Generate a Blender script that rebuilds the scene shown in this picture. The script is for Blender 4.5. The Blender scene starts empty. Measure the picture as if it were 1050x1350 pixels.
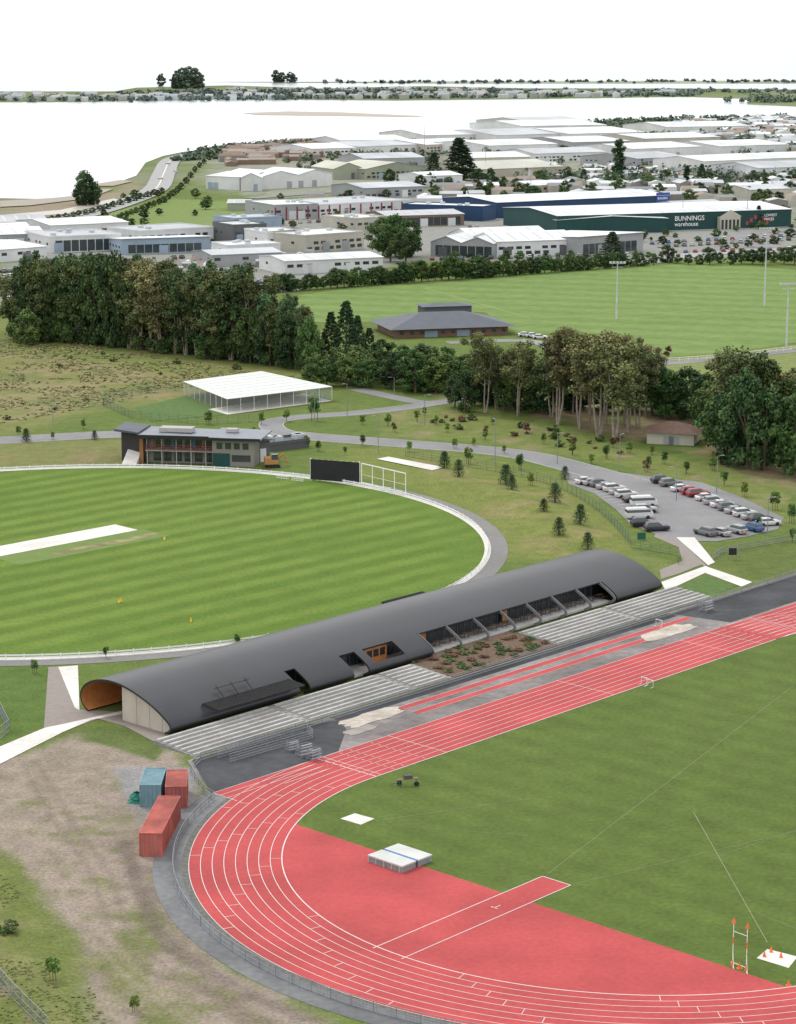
import bpy, bmesh, math, random
import numpy as np
from mathutils import Vector, Matrix
random.seed(7); rng=np.random.default_rng(11)
H=83.21; HP=85.0; FF=2965.0; HZ=70.0
def P(x,y,z=0.0):
    """image pixel -> ground coordinate (metres), unprojected through the estimated camera"""
    s=y-HZ; X=HP*(x-525)/s; Y=HP*FF/s  # x, y are image pixels cast onto the flat ground plane
    return Vector((X,Y,z))
def PXM(y): return (y-HZ)/H
scene=bpy.context.scene
COL=scene.collection
# ---------------------------------------------------------------- materials
MATS={}
def mat(name,col,rough=.8,var=.12,scale=.6,spec=.3,metal=0,bump=0,var2=0,scale2=.05):
    if name in MATS: return MATS[name]
    m=bpy.data.materials.new(name); m.use_nodes=True
    nt=m.node_tree; b=nt.nodes['Principled BSDF']
    b.inputs['Roughness'].default_value=rough; b.inputs['Metallic'].default_value=metal
    b.inputs['Specular IOR Level'].default_value=spec
    geo=nt.nodes.new('ShaderNodeNewGeometry')
    def noise(sc,det=4):
        n=nt.nodes.new('ShaderNodeTexNoise'); n.inputs['Scale'].default_value=sc; n.inputs['Detail'].default_value=det
        nt.links.new(geo.outputs['Position'],n.inputs['Vector']); return n
    n=noise(scale)
    r=nt.nodes.new('ShaderNodeMapRange'); r.inputs[1].default_value=.3; r.inputs[2].default_value=.7
    r.inputs[3].default_value=1-var; r.inputs[4].default_value=1+var
    nt.links.new(n.outputs['Fac'],r.inputs[0]); f=r.outputs[0]
    if var2:
        n2=noise(scale2); r2=nt.nodes.new('ShaderNodeMapRange'); r2.inputs[1].default_value=.35; r2.inputs[2].default_value=.65
        r2.inputs[3].default_value=1-var2; r2.inputs[4].default_value=1+var2
        nt.links.new(n2.outputs['Fac'],r2.inputs[0])
        mm=nt.nodes.new('ShaderNodeMath'); mm.operation='MULTIPLY'; nt.links.new(f,mm.inputs[0]); nt.links.new(r2.outputs[0],mm.inputs[1]); f=mm.outputs[0]
    v=nt.nodes.new('ShaderNodeVectorMath'); v.operation='SCALE'; v.inputs[0].default_value=col
    nt.links.new(f,v.inputs['Scale']); nt.links.new(v.outputs[0],b.inputs['Base Color'])
    if bump:
        bp=nt.nodes.new('ShaderNodeBump'); bp.inputs['Strength'].default_value=bump
        n3=noise(scale*4); nt.links.new(n3.outputs['Fac'],bp.inputs['Height']); nt.links.new(bp.outputs[0],b.inputs['Normal'])
    MATS[name]=m; return m
def foliage(name,dark,light):
    if name in MATS: return MATS[name]
    m=bpy.data.materials.new(name); m.use_nodes=True; nt=m.node_tree; b=nt.nodes['Principled BSDF']
    b.inputs['Roughness'].default_value=.75; b.inputs['Specular IOR Level'].default_value=.15
    a=nt.nodes.new('ShaderNodeAttribute'); a.attribute_name='tint'
    oi=nt.nodes.new('ShaderNodeObjectInfo')
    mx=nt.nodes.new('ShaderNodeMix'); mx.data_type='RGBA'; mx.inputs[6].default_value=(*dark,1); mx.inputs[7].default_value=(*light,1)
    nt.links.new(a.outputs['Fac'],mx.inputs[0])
    r=nt.nodes.new('ShaderNodeMapRange'); r.inputs[3].default_value=.75; r.inputs[4].default_value=1.3
    nt.links.new(oi.outputs['Random'],r.inputs[0])
    hs=nt.nodes.new('ShaderNodeHueSaturation'); r2=nt.nodes.new('ShaderNodeMapRange'); r2.inputs[3].default_value=.475; r2.inputs[4].default_value=.52
    mm=nt.nodes.new('ShaderNodeMath'); mm.operation='FRACT'; m7=nt.nodes.new('ShaderNodeMath'); m7.operation='MULTIPLY'; m7.inputs[1].default_value=7.3
    nt.links.new(oi.outputs['Random'],m7.inputs[0]); nt.links.new(m7.outputs[0],mm.inputs[0]); nt.links.new(mm.outputs[0],r2.inputs[0]); nt.links.new(r2.outputs[0],hs.inputs['Hue'])
    nt.links.new(mx.outputs[2],hs.inputs['Color'])
    v=nt.nodes.new('ShaderNodeVectorMath'); v.operation='SCALE'
    nt.links.new(hs.outputs[0],v.inputs[0]); nt.links.new(r.outputs[0],v.inputs['Scale'])
    nt.links.new(v.outputs[0],b.inputs['Base Color'])
    MATS[name]=m; return m
def stripe_turf(name,c1,c2,dirv,width,center=None,rad=None,sharp=2.0,edgec=None,patch=.4):
    m=bpy.data.materials.new(name); m.use_nodes=True; nt=m.node_tree; b=nt.nodes['Principled BSDF']
    b.inputs['Roughness'].default_value=.9; b.inputs['Specular IOR Level'].default_value=.1
    geo=nt.nodes.new('ShaderNodeNewGeometry')
    def M(op,a,bb=None,clamp=False):
        n=nt.nodes.new('ShaderNodeMath'); n.operation=op; n.use_clamp=clamp
        for i,q in enumerate([a,bb]):
            if q is None: continue
            if isinstance(q,(int,float)): n.inputs[i].default_value=q
            else: nt.links.new(q,n.inputs[i])
        return n.outputs[0]
    def noise(sc,det=4):
        n=nt.nodes.new('ShaderNodeTexNoise'); n.inputs['Scale'].default_value=sc; n.inputs['Detail'].default_value=det
        nt.links.new(geo.outputs['Position'],n.inputs['Vector']); return n.outputs['Fac']
    d=nt.nodes.new('ShaderNodeVectorMath'); d.operation='DOT_PRODUCT'; d.inputs[1].default_value=dirv
    nt.links.new(geo.outputs['Position'],d.inputs[0])
    w=M('ADD',d.outputs['Value'],M('MULTIPLY',noise(.15),.9))
    s=M('SINE',M('MULTIPLY',w,math.pi/width))
    s=M('ADD',M('MULTIPLY',s,sharp*.5),.5,True)
    nz=noise(.05,5); s=M('MULTIPLY',s,M('ADD',M('MULTIPLY',nz,1.5),.1,True))
    s=M('ADD',s,M('MULTIPLY',M('SUBTRACT',noise(.03,3),.5),1.0),True)
    mx=nt.nodes.new('ShaderNodeMix'); mx.data_type='RGBA'; mx.inputs[6].default_value=(*c1,1); mx.inputs[7].default_value=(*c2,1)
    nt.links.new(s,mx.inputs[0]); out=mx.outputs[2]
    if center is not None:
        dv=nt.nodes.new('ShaderNodeVectorMath'); dv.operation='DISTANCE'; dv.inputs[1].default_value=(center[0],center[1],0)
        nt.links.new(geo.outputs['Position'],dv.inputs[0])
        r=nt.nodes.new('ShaderNodeMapRange'); r.inputs[1].default_value=rad-8; r.inputs[2].default_value=rad-4
        nt.links.new(dv.outputs['Value'],r.inputs[0])
        m2=nt.nodes.new('ShaderNodeMix'); m2.data_type='RGBA'; m2.inputs[7].default_value=(*edgec,1)
        nt.links.new(out,m2.inputs[6]); nt.links.new(M('MULTIPLY',r.outputs[0],.6),m2.inputs[0]); out=m2.outputs[2]
    fac=M('ADD',M('MULTIPLY',noise(1.7,5),.8),.6)
    fac=M('MULTIPLY',fac,M('ADD',M('MULTIPLY',noise(.22,5),patch),1-patch/2))
    v=nt.nodes.new('ShaderNodeVectorMath'); v.operation='SCALE'; nt.links.new(out,v.inputs[0]); nt.links.new(fac,v.inputs['Scale'])
    nt.links.new(v.outputs[0],b.inputs['Base Color'])
    return m
# ---------------------------------------------------------------- mesh builder
class MB:
    def __init__(s): s.v=[];s.f=[];s.m=[]
    def face(s,pts,m=0):
        i=len(s.v); s.v+= [tuple(p) for p in pts]; s.f.append(tuple(range(i,i+len(pts)))); s.m.append(m)
    def hexa(s,b,t,m=0):
        i=len(s.v); s.v+=[tuple(p) for p in b]+[tuple(p) for p in t]; n=len(b)
        s.f.append(tuple(i+k for k in reversed(range(n)))); s.m.append(m)
        s.f.append(tuple(i+n+k for k in range(n))); s.m.append(m)
        for k in range(n):
            k2=(k+1)%n; s.f.append((i+k,i+k2,i+n+k2,i+n+k)); s.m.append(m)
    def box(s,x0,x1,y0,y1,z0,z1,m=0):
        s.hexa([(x0,y0,z0),(x1,y0,z0),(x1,y1,z0),(x0,y1,z0)],[(x0,y0,z1),(x1,y0,z1),(x1,y1,z1),(x0,y1,z1)],m)
    def beam(s,a,b,w,h=None,m=0):
        a=Vector(a);b=Vector(b);h=h or w;d=(b-a)
        if d.length<1e-6: return
        d.normalize(); up=Vector((0,0,1)) if abs(d.z)<.95 else Vector((0,1,0))
        r=d.cross(up).normalized()*w/2; u=r.cross(d).normalized()*h/2
        s.hexa([a-r-u,a+r-u,a+r+u,a-r+u],[b-r-u,b+r-u,b+r+u,b-r+u],m)
    def tube(s,pts,rad,n=6,m=0):
        base=len(s.v); pts=[Vector(p) for p in pts]
        for k,p in enumerate(pts):
            d=(pts[min(k+1,len(pts)-1)]-pts[max(k-1,0)]).normalized()
            up=Vector((1,0,0)) if abs(d.z)>.7 else Vector((0,0,1))
            r=d.cross(up).normalized(); u=r.cross(d)
            for j in range(n):
                a=2*math.pi*j/n; s.v.append(tuple(p+(r*math.cos(a)+u*math.sin(a))*rad[k]))
        for k in range(len(pts)-1):
            for j in range(n):
                j2=(j+1)%n; s.f.append((base+k*n+j,base+k*n+j2,base+(k+1)*n+j2,base+(k+1)*n+j)); s.m.append(m)
        s.f.append(tuple(base+(len(pts)-1)*n+j for j in range(n))); s.m.append(m)
        s.f.append(tuple(base+j for j in reversed(range(n)))); s.m.append(m)
    def mesh(s,name,mats,smooth=False):
        me=bpy.data.meshes.new(name); me.from_pydata(s.v,[],s.f)
        for m in mats: me.materials.append(m)
        me.polygons.foreach_set('material_index',s.m)
        if smooth: me.polygons.foreach_set('use_smooth',[True]*len(s.f))
        me.update(); return me
    def obj(s,name,mats,parent=None,smooth=False,mw=None):
        o=bpy.data.objects.new(name,s.mesh(name,mats,smooth)); COL.objects.link(o)
        if parent: o.parent=parent
        if mw is not None: o.matrix_world=mw
        return o
def empty(name,mw=None):
    o=bpy.data.objects.new(name,None); COL.objects.link(o)
    if mw is not None: o.matrix_world=mw
    o.empty_display_size=.5
    return o
def inst(name,me,loc,sc=(1,1,1),rz=0):
    o=bpy.data.objects.new(name,me); COL.objects.link(o); o.location=loc; o.scale=sc; o.rotation_euler=(0,0,rz); return o
def sheet(name,pts,z,m):
    mb=MB(); mb.face([(p[0],p[1],z) for p in pts]); o=mb.obj(name,[m])
    if o.data.polygons[0].normal.z<0: o.data.flip_normals()
    return o
def psheet(name,px,z,m): return sheet(name,[P(*q) for q in px],z,m)
def catmull(pts,k=8):
    out=[]; n=len(pts)
    for i in range(n-1):
        p0=pts[max(i-1,0)];p1=pts[i];p2=pts[i+1];p3=pts[min(i+2,n-1)]
        for j in range(k):
            t=j/k; out.append(.5*((2*p1)+(p2-p0)*t+(2*p0-5*p1+4*p2-p3)*t*t+(3*p1-p0-3*p2+p3)*t**3))
    out.append(pts[-1]); return out
def strip(name,pts,w,z,m,off=0,smooth=True,kerb=None):
    pts=[Vector((p[0],p[1],0)) for p in pts]
    if smooth: pts=catmull(pts)
    mb=MB(); L=[];R=[]
    for i,p in enumerate(pts):
        d=(pts[min(i+1,len(pts)-1)]-pts[max(i-1,0)]).normalized(); n=Vector((-d.y,d.x,0))
        ww=w[0]+(w[1]-w[0])*i/(len(pts)-1) if isinstance(w,tuple) else w
        L.append(p+n*(ww/2+off)); R.append(p-n*(ww/2-off))
    for i in range(len(pts)-1):
        mb.face([(R[i].x,R[i].y,z),(R[i+1].x,R[i+1].y,z),(L[i+1].x,L[i+1].y,z),(L[i].x,L[i].y,z)])
    o=mb.obj(name,[m])
    if kerb:
        kb=MB()
        for S in (L,R):
            for i in range(len(S)-1):
                kb.beam(S[i]+Vector((0,0,.06)),S[i+1]+Vector((0,0,.06)),.18,.13)
        kb.obj(name+'_kerb',[kerb])
    return o
# ---------------------------------------------------------------- palette
M_red=mat('track_rubber',(.385,.063,.064),.85,.09,1.8,.2,var2=.12,scale2=.11)
M_line=mat('line_paint',(.60,.54,.53),.7,.10,1.2)
M_asph=mat('asphalt',(.20,.20,.205),.9,.08,1.5,var2=.12,scale2=.08)
M_asphd=mat('dark_asphalt',(.043,.045,.050),.85,.15,.8,var2=.3,scale2=.1)
M_apron=mat('worn_paving',(.175,.16,.155),.9,.2,.9,var2=.35,scale2=.09)
M_conc=mat('concrete',(.58,.56,.53),.85,.08,1.2,var2=.10,scale2=.15)
M_concg=mat('grey_concrete',(.36,.35,.34),.85,.08,1.5,var2=.1,scale2=.2)
M_kerb=mat('kerb_concrete',(.42,.41,.39),.85)
M_sand=mat('sand',(.40,.36,.31),.95,.15,1.5,var2=.2,scale2=.3)
M_white=mat('white_paint',(.78,.78,.77),.6,.03)
M_black=mat('black_steel',(.02,.02,.022),.5,.1)
M_galv=mat('galvanised_steel',(.24,.255,.28),.5,.08,spec=.5,metal=.3)
M_roof=mat('membrane_roof',(.022,.023,.028),.36,.12,.25,.42,bump=.04,var2=.15,scale2=.06)
M_ply=mat('plywood',(.42,.17,.055),.5,.15,1.2)
M_cream=mat('cream_wall',(.46,.41,.35),.8,.08)
M_glass=mat('dark_glass',(.03,.04,.045),.12,.1,spec=.8)
M_trunk=mat('bark',(.13,.10,.075),.9,.2,2)
M_gumtrunk=mat('gum_bark',(.27,.225,.19),.85,.3,1.2)
M_red_s=mat('red_steel',(.36,.095,.075),.65,.15,1.0,var2=.25,scale2=.3); M_blue_s=mat('blue_steel',(.16,.28,.33),.65,.15,1.0,var2=.15,scale2=.3)
M_blue=mat('blue_vinyl',(.04,.16,.42),.6); M_orange=mat('orange_plastic',(.7,.15,.04),.6)
M_yellow=mat('yellow_plastic',(.75,.50,.04),.6)
M_green=mat('green_paint',(.02,.10,.065),.6)
M_mat=mat('mat_vinyl',(.48,.49,.47),.6,.10)
# ---------------------------------------------------------------- ground sheet with land-use colours
def vnoise(x,y,sc,seed=0):
    r=np.random.default_rng(seed); G=r.random((256,256))
    u=x/sc; v=y/sc; i=np.floor(u).astype(int); j=np.floor(v).astype(int); fu=u-i; fv=v-j
    fu=fu*fu*(3-2*fu); fv=fv*fv*(3-2*fv)
    g=lambda a,b:G[a%256,b%256]
    return (g(i,j)*(1-fu)+g(i+1,j)*fu)*(1-fv)+(g(i,j+1)*(1-fu)+g(i+1,j+1)*fu)*fv
def fbm(x,y,sc,seed=0): return (vnoise(x,y,sc,seed)+.5*vnoise(x,y,sc/2.1,seed+1)+.25*vnoise(x,y,sc/4.3,seed+2))/1.75
def pip(x,y,poly):
    ins=np.zeros(x.shape,bool); n=len(poly)
    for i in range(n):
        x1,y1=poly[i][:2]; x2,y2=poly[(i+1)%n][:2]
        if y1==y2: continue
        c=((y1>y)!=(y2>y))&(x<(x2-x1)*(y-y1)/(y2-y1)+x1); ins^=c
    return ins
def geo_ax(a,b,step,lo,hi,g=1.22):
    core=list(np.arange(a,b+1e-6,step)); out=[];s=step;c=b
    while c<hi: s*=g;c+=s;out.append(c)
    pre=[];s=step;c=a
    while c>lo: s*=g;c-=s;pre.append(c)
    return pre[::-1]+core+out
OC=(-57.5,388.0)
def sstep(v,a,b):
    t=np.clip((v-a)/(b-a),0,1); return t*t*(3-2*t)
def gz(x,y):
    r=np.hypot(x-OC[0],y-OC[1])
    a=sstep(r,79,87)*(1-sstep(r,88,98))*sstep(y,378,398)*sstep(x,0,18)
    return 1.1*a
ys_core=list(np.arange(180,300,.45))+list(np.arange(300,520,.9))
yy=520.; ys=ys_core[:]
while yy<1500: ys.append(yy); yy+=4
s_=4.
while yy<260000: ys.append(yy); s_*=1.13; yy+=s_
pre=[];s_=1.;c=180.
while c>-400: s_*=1.3;c-=s_;pre.append(c)
ys=pre[::-1]+ys
xcore=list(np.arange(-110,-60,.9))+list(np.arange(-59.9,-10,.45))+list(np.arange(-10,120,.9))
xt=geo_ax(0,1,1,-200000,200000,1.12); xs=[-110+v for v in xt if v<0]+xcore+[120+v for v in xt if v>1]
X,Y=np.meshgrid(np.array(xs),np.array(ys)); Z=gz(X,Y)
C=np.zeros(X.shape+(3,)); C[:]=(.100,.143,.034)
def blend(mask,col): 
    global C
    C=C*(1-mask[...,None])+np.array(col)*mask[...,None]
def region(px,col,soft=2.0,amt=1.0,noi=None):
    poly=[P(*q) for q in px]; m=np.zeros(X.shape)
    sc=np.clip(Y/400,1,6)
    for k in range(4):
        dx=(fbm(X,Y,7*max(1,soft/2),40+k*5)-.5)*4*soft*sc; dy=(fbm(X,Y,7*max(1,soft/2),90+k*5)-.5)*4*soft*sc
        m+=pip(X+dx,Y+dy,poly)
    m/=4
    if noi: m*=np.clip((fbm(X,Y,noi[0],noi[2])-noi[1])*5,0,1)
    blend(m*amt,col)
n1=fbm(X,Y,18,3); n2=fbm(X,Y,5,8)
blend(np.clip((n1-.45)*3,0,1)*.5,(.14,.158,.05)); blend(np.clip((n2-.6)*4,0,1)*.35,(.07,.11,.027))
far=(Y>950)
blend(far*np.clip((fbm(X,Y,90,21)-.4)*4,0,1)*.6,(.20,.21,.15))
region([(0,292),(230,300),(360,272),(700,240),(1050,225),(1050,335),(850,345),(560,342),(380,385),(0,405)],(.24,.24,.235),4,.85)
region([(280,190),(480,180),(1050,172),(1050,228),(700,243),(350,262),(280,248)],(.30,.29,.27),6,.6)
region([(0,300),(110,283),(235,262),(330,268),(355,288),(300,303),(150,300),(0,316)],(.15,.21,.06),2,.9)
region([(0,262),(100,262),(150,250),(195,235),(180,262),(90,285),(0,297)],(.24,.20,.15),3,.9)
region([(300,195),(420,190),(560,185),(570,205),(310,218)],(.24,.20,.15),3,.8)
region([(-60,415),(60,440),(200,458),(330,482),(440,500),(300,520),(240,530),(130,540),(0,575),(-100,580)],(.165,.172,.060),3,.95)
region([(-60,455),(80,470),(240,495),(240,520),(130,535),(0,560),(-100,560)],(.235,.195,.105),3,.75,(14,.42,5))
region([(-60,420),(60,440),(330,480),(450,505),(240,560),(-100,580)],(.11,.145,.043),2,.7,(9,.5,15))
region([(-60,420),(60,440),(240,478),(240,495),(60,470),(-60,455)],(.14,.175,.05),2,.6)
region([(-100,585),(170,580),(170,615),(-100,622)],(.16,.165,.062),2,.8)
region([(180,586),(160,616),(0,612),(0,600)],(.22,.16,.10),1,.5,(6,.5,31))
region([(560,520),(620,532),(700,552),(850,582),(930,605),(1050,650),(1100,650),(1100,600),(840,535),(700,515),(600,505)],(.26,.18,.125),3,.75,(9,.33,33))
region([(560,535),(700,560),(860,595),(1040,640),(1040,690),(930,640),(800,610),(640,585),(500,575),(500,545)],(.145,.172,.05),2,.8)
region([(560,535),(700,560),(860,595),(1040,640),(1040,690),(930,640),(800,610),(640,585),(500,575),(500,545)],(.22,.18,.11),1.5,.7,(6,.56,77))
region([(450,590),(560,592),(660,606),(770,640),(835,700),(838,728),(720,742),(640,735),(560,650),(470,625)],(.15,.172,.046),3,.8)
region([(540,600),(640,615),(740,650),(810,700),(800,728),(700,740),(650,700),(600,660)],(.20,.18,.078),2,.8,(6,.46,55))
region([(838,728),(895,745),(870,760),(830,735)],(.13,.16,.05),1)
region([(935,725),(1050,700),(1050,755),(990,766),(940,742)],(.095,.125,.035),2)
region([(-40,1015),(60,985),(100,966),(160,962),(215,985),(262,1022),(255,1070),(222,1110),(230,1195),(300,1278),(400,1335),(430,1365),(130,1365),(110,1290),(60,1200),(10,1130),(-60,1100)],(.255,.210,.175),1.6,.97)
region([(-40,1015),(100,966),(215,985),(255,1070),(230,1195),(300,1278),(130,1365),(60,1200),(-60,1100)],(.19,.165,.125),1.2,.7,(4,.5,69))
region([(-40,1100),(20,1130),(80,1200),(120,1290),(130,1380),(-100,1380)],(.12,.145,.042),1.5,.95)
region([(20,1040),(160,1000),(200,1150),(230,1260),(330,1365),(130,1365),(60,1200)],(.145,.155,.06),1.0,.75,(5,.52,66))
region([(60,1060),(200,1100),(240,1250),(330,1365),(130,1365),(70,1200)],(.12,.135,.05),.4,.6,(1.7,.57,166))
region([(0,1000),(120,980),(215,1020),(200,1120),(80,1150),(0,1110)],(.15,.145,.085),.4,.5,(1.5,.58,167))
region([(150,1130),(215,1120),(240,1230),(320,1300),(420,1365),(330,1365),(220,1270)],(.16,.125,.105),.8,.8,(3,.42,67))
region([(120,1200),(200,1190),(270,1290),(380,1365),(200,1365)],(.11,.135,.04),.8,.75,(5,.47,73))
region([(-40,1290),(60,1310),(150,1365),(-40,1365)],(.22,.175,.13),1,.7,(4,.5,68))
region([(-40,1170),(40,1200),(110,1365),(-40,1365)],(.19,.18,.08),1,.6,(5,.5,88))
region([(110,955),(200,960),(215,985),(205,1005),(150,985),(100,975)],(.09,.125,.035),.8,.95)
region([(0,875),(62,880),(60,955),(0,985),(-60,990),(-60,872)],(.080,.13,.03),1,.9)
region([(150,1010),(262,1010),(262,1070),(190,1090),(160,1040)],(.22,.22,.22),.8,.9)
region([(850,470),(960,465),(1100,450),(1100,500),(900,505)],(.17,.20,.07),2,.9)
def rut(px,wd,col,amt):
    pts=catmull([P(*q) for q in px],14); dmin=np.full(X.shape,1e9); sel=(Y<300)&(X<20)
    xs_=X[sel];ys__=Y[sel];dm=np.full(xs_.shape,1e9)
    for a,b_ in zip(pts[:-1],pts[1:]):
        d=b_-a;L2=d.x*d.x+d.y*d.y; t=np.clip(((xs_-a.x)*d.x+(ys__-a.y)*d.y)/L2,0,1)
        dm=np.minimum(dm,np.hypot(xs_-a.x-t*d.x,ys__-a.y-t*d.y))
    dmin[sel]=dm; blend(np.clip(1.4-dmin/wd,0,1)*amt*np.clip(.3+1.2*fbm(X,Y,4,222),0,1),col)
for off in (0,1.75):
    o_=off*13
    rut([(30+o_,1010),(70+o_,1080),(120+o_,1150),(150+o_,1230),(230+o_,1300),(330+o_,1350)],.45,(.17,.135,.11),.55)
    rut([(10+o_,1080),(60+o_,1130),(100+o_,1210),(170+o_,1290),(260+o_,1355)],.4,(.27,.22,.18),.45)
    rut([(160+o_*.4,1110),(182+o_*.4,1180),(210+o_*.6,1240),(300+o_*.7,1300),(400+o_*.7,1345)],.5,(.13,.105,.09),.7)
nv=X.size; ny,nx=X.shape
me=bpy.data.meshes.new('ground'); V=np.stack([X.ravel(),Y.ravel(),Z.ravel()],1)
idx=np.arange(nv).reshape(ny,nx); F=np.stack([idx[:-1,:-1],idx[:-1,1:],idx[1:,1:],idx[1:,:-1]],-1).reshape(-1,4)
me.vertices.add(nv); me.vertices.foreach_set('co',V.ravel().astype(np.float32))
me.loops.add(F.size); me.loops.foreach_set('vertex_index',F.ravel().astype(np.int32))
me.polygons.add(len(F)); me.polygons.foreach_set('loop_start',np.arange(0,F.size,4,dtype=np.int32)); me.polygons.foreach_set('loop_total',np.full(len(F),4,np.int32))
me.polygons.foreach_set('use_smooth',np.ones(len(F),bool))
me.update(); 
ca=me.color_attributes.new('land','FLOAT_COLOR','POINT'); ca.data.foreach_set('color',np.concatenate([C.reshape(-1,3),np.ones((nv,1))],1).astype(np.float32).ravel())
gm=bpy.data.materials.new('ground_cover'); gm.use_nodes=True; nt=gm.node_tree; b=nt.nodes['Principled BSDF']; b.inputs['Roughness'].default_value=.95; b.inputs['Specular IOR Level'].default_value=.1
at=nt.nodes.new('ShaderNodeAttribute'); at.attribute_name='land'; geo=nt.nodes.new('ShaderNodeNewGeometry')
prev=None
for sc,va in ((.35,.2),(2.6,.36)):
    n=nt.nodes.new('ShaderNodeTexNoise'); n.inputs['Scale'].default_value=sc; n.inputs['Detail'].default_value=6; n.inputs['Roughness'].default_value=.7; nt.links.new(geo.outputs['Position'],n.inputs['Vector'])
    r=nt.nodes.new('ShaderNodeMapRange'); r.inputs[1].default_value=.3; r.inputs[2].default_value=.7; r.inputs[3].default_value=1-va; r.inputs[4].default_value=1+va
    nt.links.new(n.outputs['Fac'],r.inputs[0])
    v=nt.nodes.new('ShaderNodeVectorMath'); v.operation='SCALE'; nt.links.new(prev or at.outputs['Color'],v.inputs[0]); nt.links.new(r.outputs[0],v.inputs['Scale']); prev=v.outputs[0]
nt.links.new(prev,b.inputs['Base Color']); me.materials.append(gm)
o=bpy.data.objects.new('ground',me); COL.objects.link(o)
# ---------------------------------------------------------------- water
wm=bpy.data.materials.new('estuary_water'); wm.use_nodes=True; nt=wm.node_tree; b=nt.nodes['Principled BSDF']
b.inputs['Base Color'].default_value=(.42,.47,.50,1); b.inputs['Roughness'].default_value=.18; b.inputs['IOR'].default_value=1.33  # pale base colour stands in for silt and sky glare
geo=nt.nodes.new('ShaderNodeNewGeometry'); n=nt.nodes.new('ShaderNodeTexNoise'); n.inputs['Scale'].default_value=.02; nt.links.new(geo.outputs['Position'],n.inputs['Vector'])
bp=nt.nodes.new('ShaderNodeBump'); bp.inputs['Strength'].default_value=.1; nt.links.new(n.outputs['Fac'],bp.inputs['Height']); nt.links.new(bp.outputs[0],b.inputs['Normal'])
sw=wm.copy(); sw.name='sea_water'; sw.node_tree.nodes['Principled BSDF'].inputs['Base Color'].default_value=(.20,.25,.28,1)
psheet('estuary_water',[(-900,262),(0,262),(60,263),(100,260),(125,246),(150,243),(180,232),(192,215),(215,206),(240,201),(300,193),(350,188),(410,187),(490,181),(560,179),(640,173),(685,166),(700,163),(780,164),(870,160),(950,156),(1050,152),(1400,146),(1400,140),(1050,141),(985,138),(990,131),(900,128),(700,131),(520,133),(300,131),(100,135),(-900,137)],.25,wm)
psheet('sea_water',[(-4000,121),(150,121),(180,116),(300,113),(420,117),(560,114),(700,117),(900,117),(1100,119),(5000,119),(40000,71.2),(-40000,71.2)],.6,sw)
psheet('barrier_spit',[(270,108.7),(420,108.5),(700,107.6),(1050,107),(2200,107),(2200,110.8),(900,110.2),(600,110.4)],1.5,mat('spit_grass',(.24,.27,.18),.9,.3,.004))
psheet('sandbar',[(320,149.5),(380,147.2),(450,148.5),(560,153.5),(545,154.5),(430,153),(340,152)],.5,mat('mud',(.36,.32,.27),.9))
psheet('sandbar',[(110,246),(160,238),(175,240),(150,246)],.5,mat('mud2',(.30,.27,.22),.9))
psheet('sandbar',[(0,266),(70,262),(110,258),(130,250),(150,250),(120,262),(40,272),(0,274)],.5,mat('mud2',(.30,.27,.22),.9))
psheet('tidal_channel',[(90,282),(0,288),(0,284),(80,277),(150,262),(160,264)],.12,mat('wet_mud',(.38,.35,.31),.4))
# ---------------------------------------------------------------- athletics track
T=Vector((.6796,.7336,0)); N=Vector((-.7336,.6796,0)); TC=Vector((24.19,239.2,0))
def TN(t,n,z=0): 
    p=TC+T*t+N*n; return Vector((p.x,p.y,z))
SL=84.39
def arc(r,a0,a1,k,c=0):
    return [TN(c-r*math.sin(a0+(a1-a0)*i/k), r*math.cos(a0+(a1-a0)*i/k)) for i in range(k+1)]
def ringstrip(mb,r0,r1,z,a0=0,a1=math.pi,k=96,c=0):
    A=arc(r0,a0,a1,k,c);B=arc(r1,a0,a1,k,c)
    for i in range(k):
        mb.face([(A[i].x,A[i].y,z),(A[i+1].x,A[i+1].y,z),(B[i+1].x,B[i+1].y,z),(B[i].x,B[i].y,z)])
def rect(mb,t0,t1,n0,n1,z,m=0):
    mb.face([TN(t0,n0,z),TN(t1,n0,z),TN(t1,n1,z),TN(t0,n1,z)],m)
R0=36.5; LW=1.22; R8=R0+8*LW
mb=MB(); mb.face([TN(-17,R8+.2,.02),TN(-11,57.3,.02),TN(150,57.3,.02),TN(150,R8,.02),TN(0,R8,.02)]); mb.obj('paved_apron',[M_apron])
mb=MB(); mb.face([TN(-17.2,R8,.035),TN(-10.5,57,.035),TN(9,57,.035),TN(13,55.4,.035),TN(11,52,.035),TN(4,R8+.3,.035)])
mb.face([TN(88,R8+.6,.035),TN(150,R8+.6,.035),TN(150,56.6,.035),TN(86,56.6,.035),TN(87,52.5,.035)]); rect(mb,13,86,54.9,57,.033); mb.obj('tarmac_apron',[M_asphd])
infield=stripe_turf('infield_turf',(.074,.112,.025),(.098,.138,.032),(T.x,T.y,0),2.4,sharp=.5,patch=.6)
mb=MB(); pts=arc(R0,0,math.pi,64)+[TN(SL+R0*math.sin(a),R0*math.cos(a)) for a in np.linspace(math.pi,0,64)]
mb.face([(p.x,p.y,.03) for p in pts]); o=mb.obj('infield_grass',[infield]); 
if o.data.polygons[0].normal.z<0:o.data.flip_normals()
mb=MB(); ringstrip(mb,R0,R8,.05); ringstrip(mb,R0,R8,.05,math.pi,2*math.pi,96,SL)
rect(mb,0,SL,R0,R8,.05); rect(mb,0,SL,-R8,-R0,.05)
rect(mb,SL,SL+40,R0+1.5,R8,.046)
mb.face([TN(-17,R8,.046),TN(0,R8,.046),TN(0,R0,.046),TN(-17,42.2,.046)])
a=math.asin(17.8/R0); D=arc(R0,a,math.pi-a,70); mb.face([(p.x,p.y,.042) for p in D])
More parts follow.
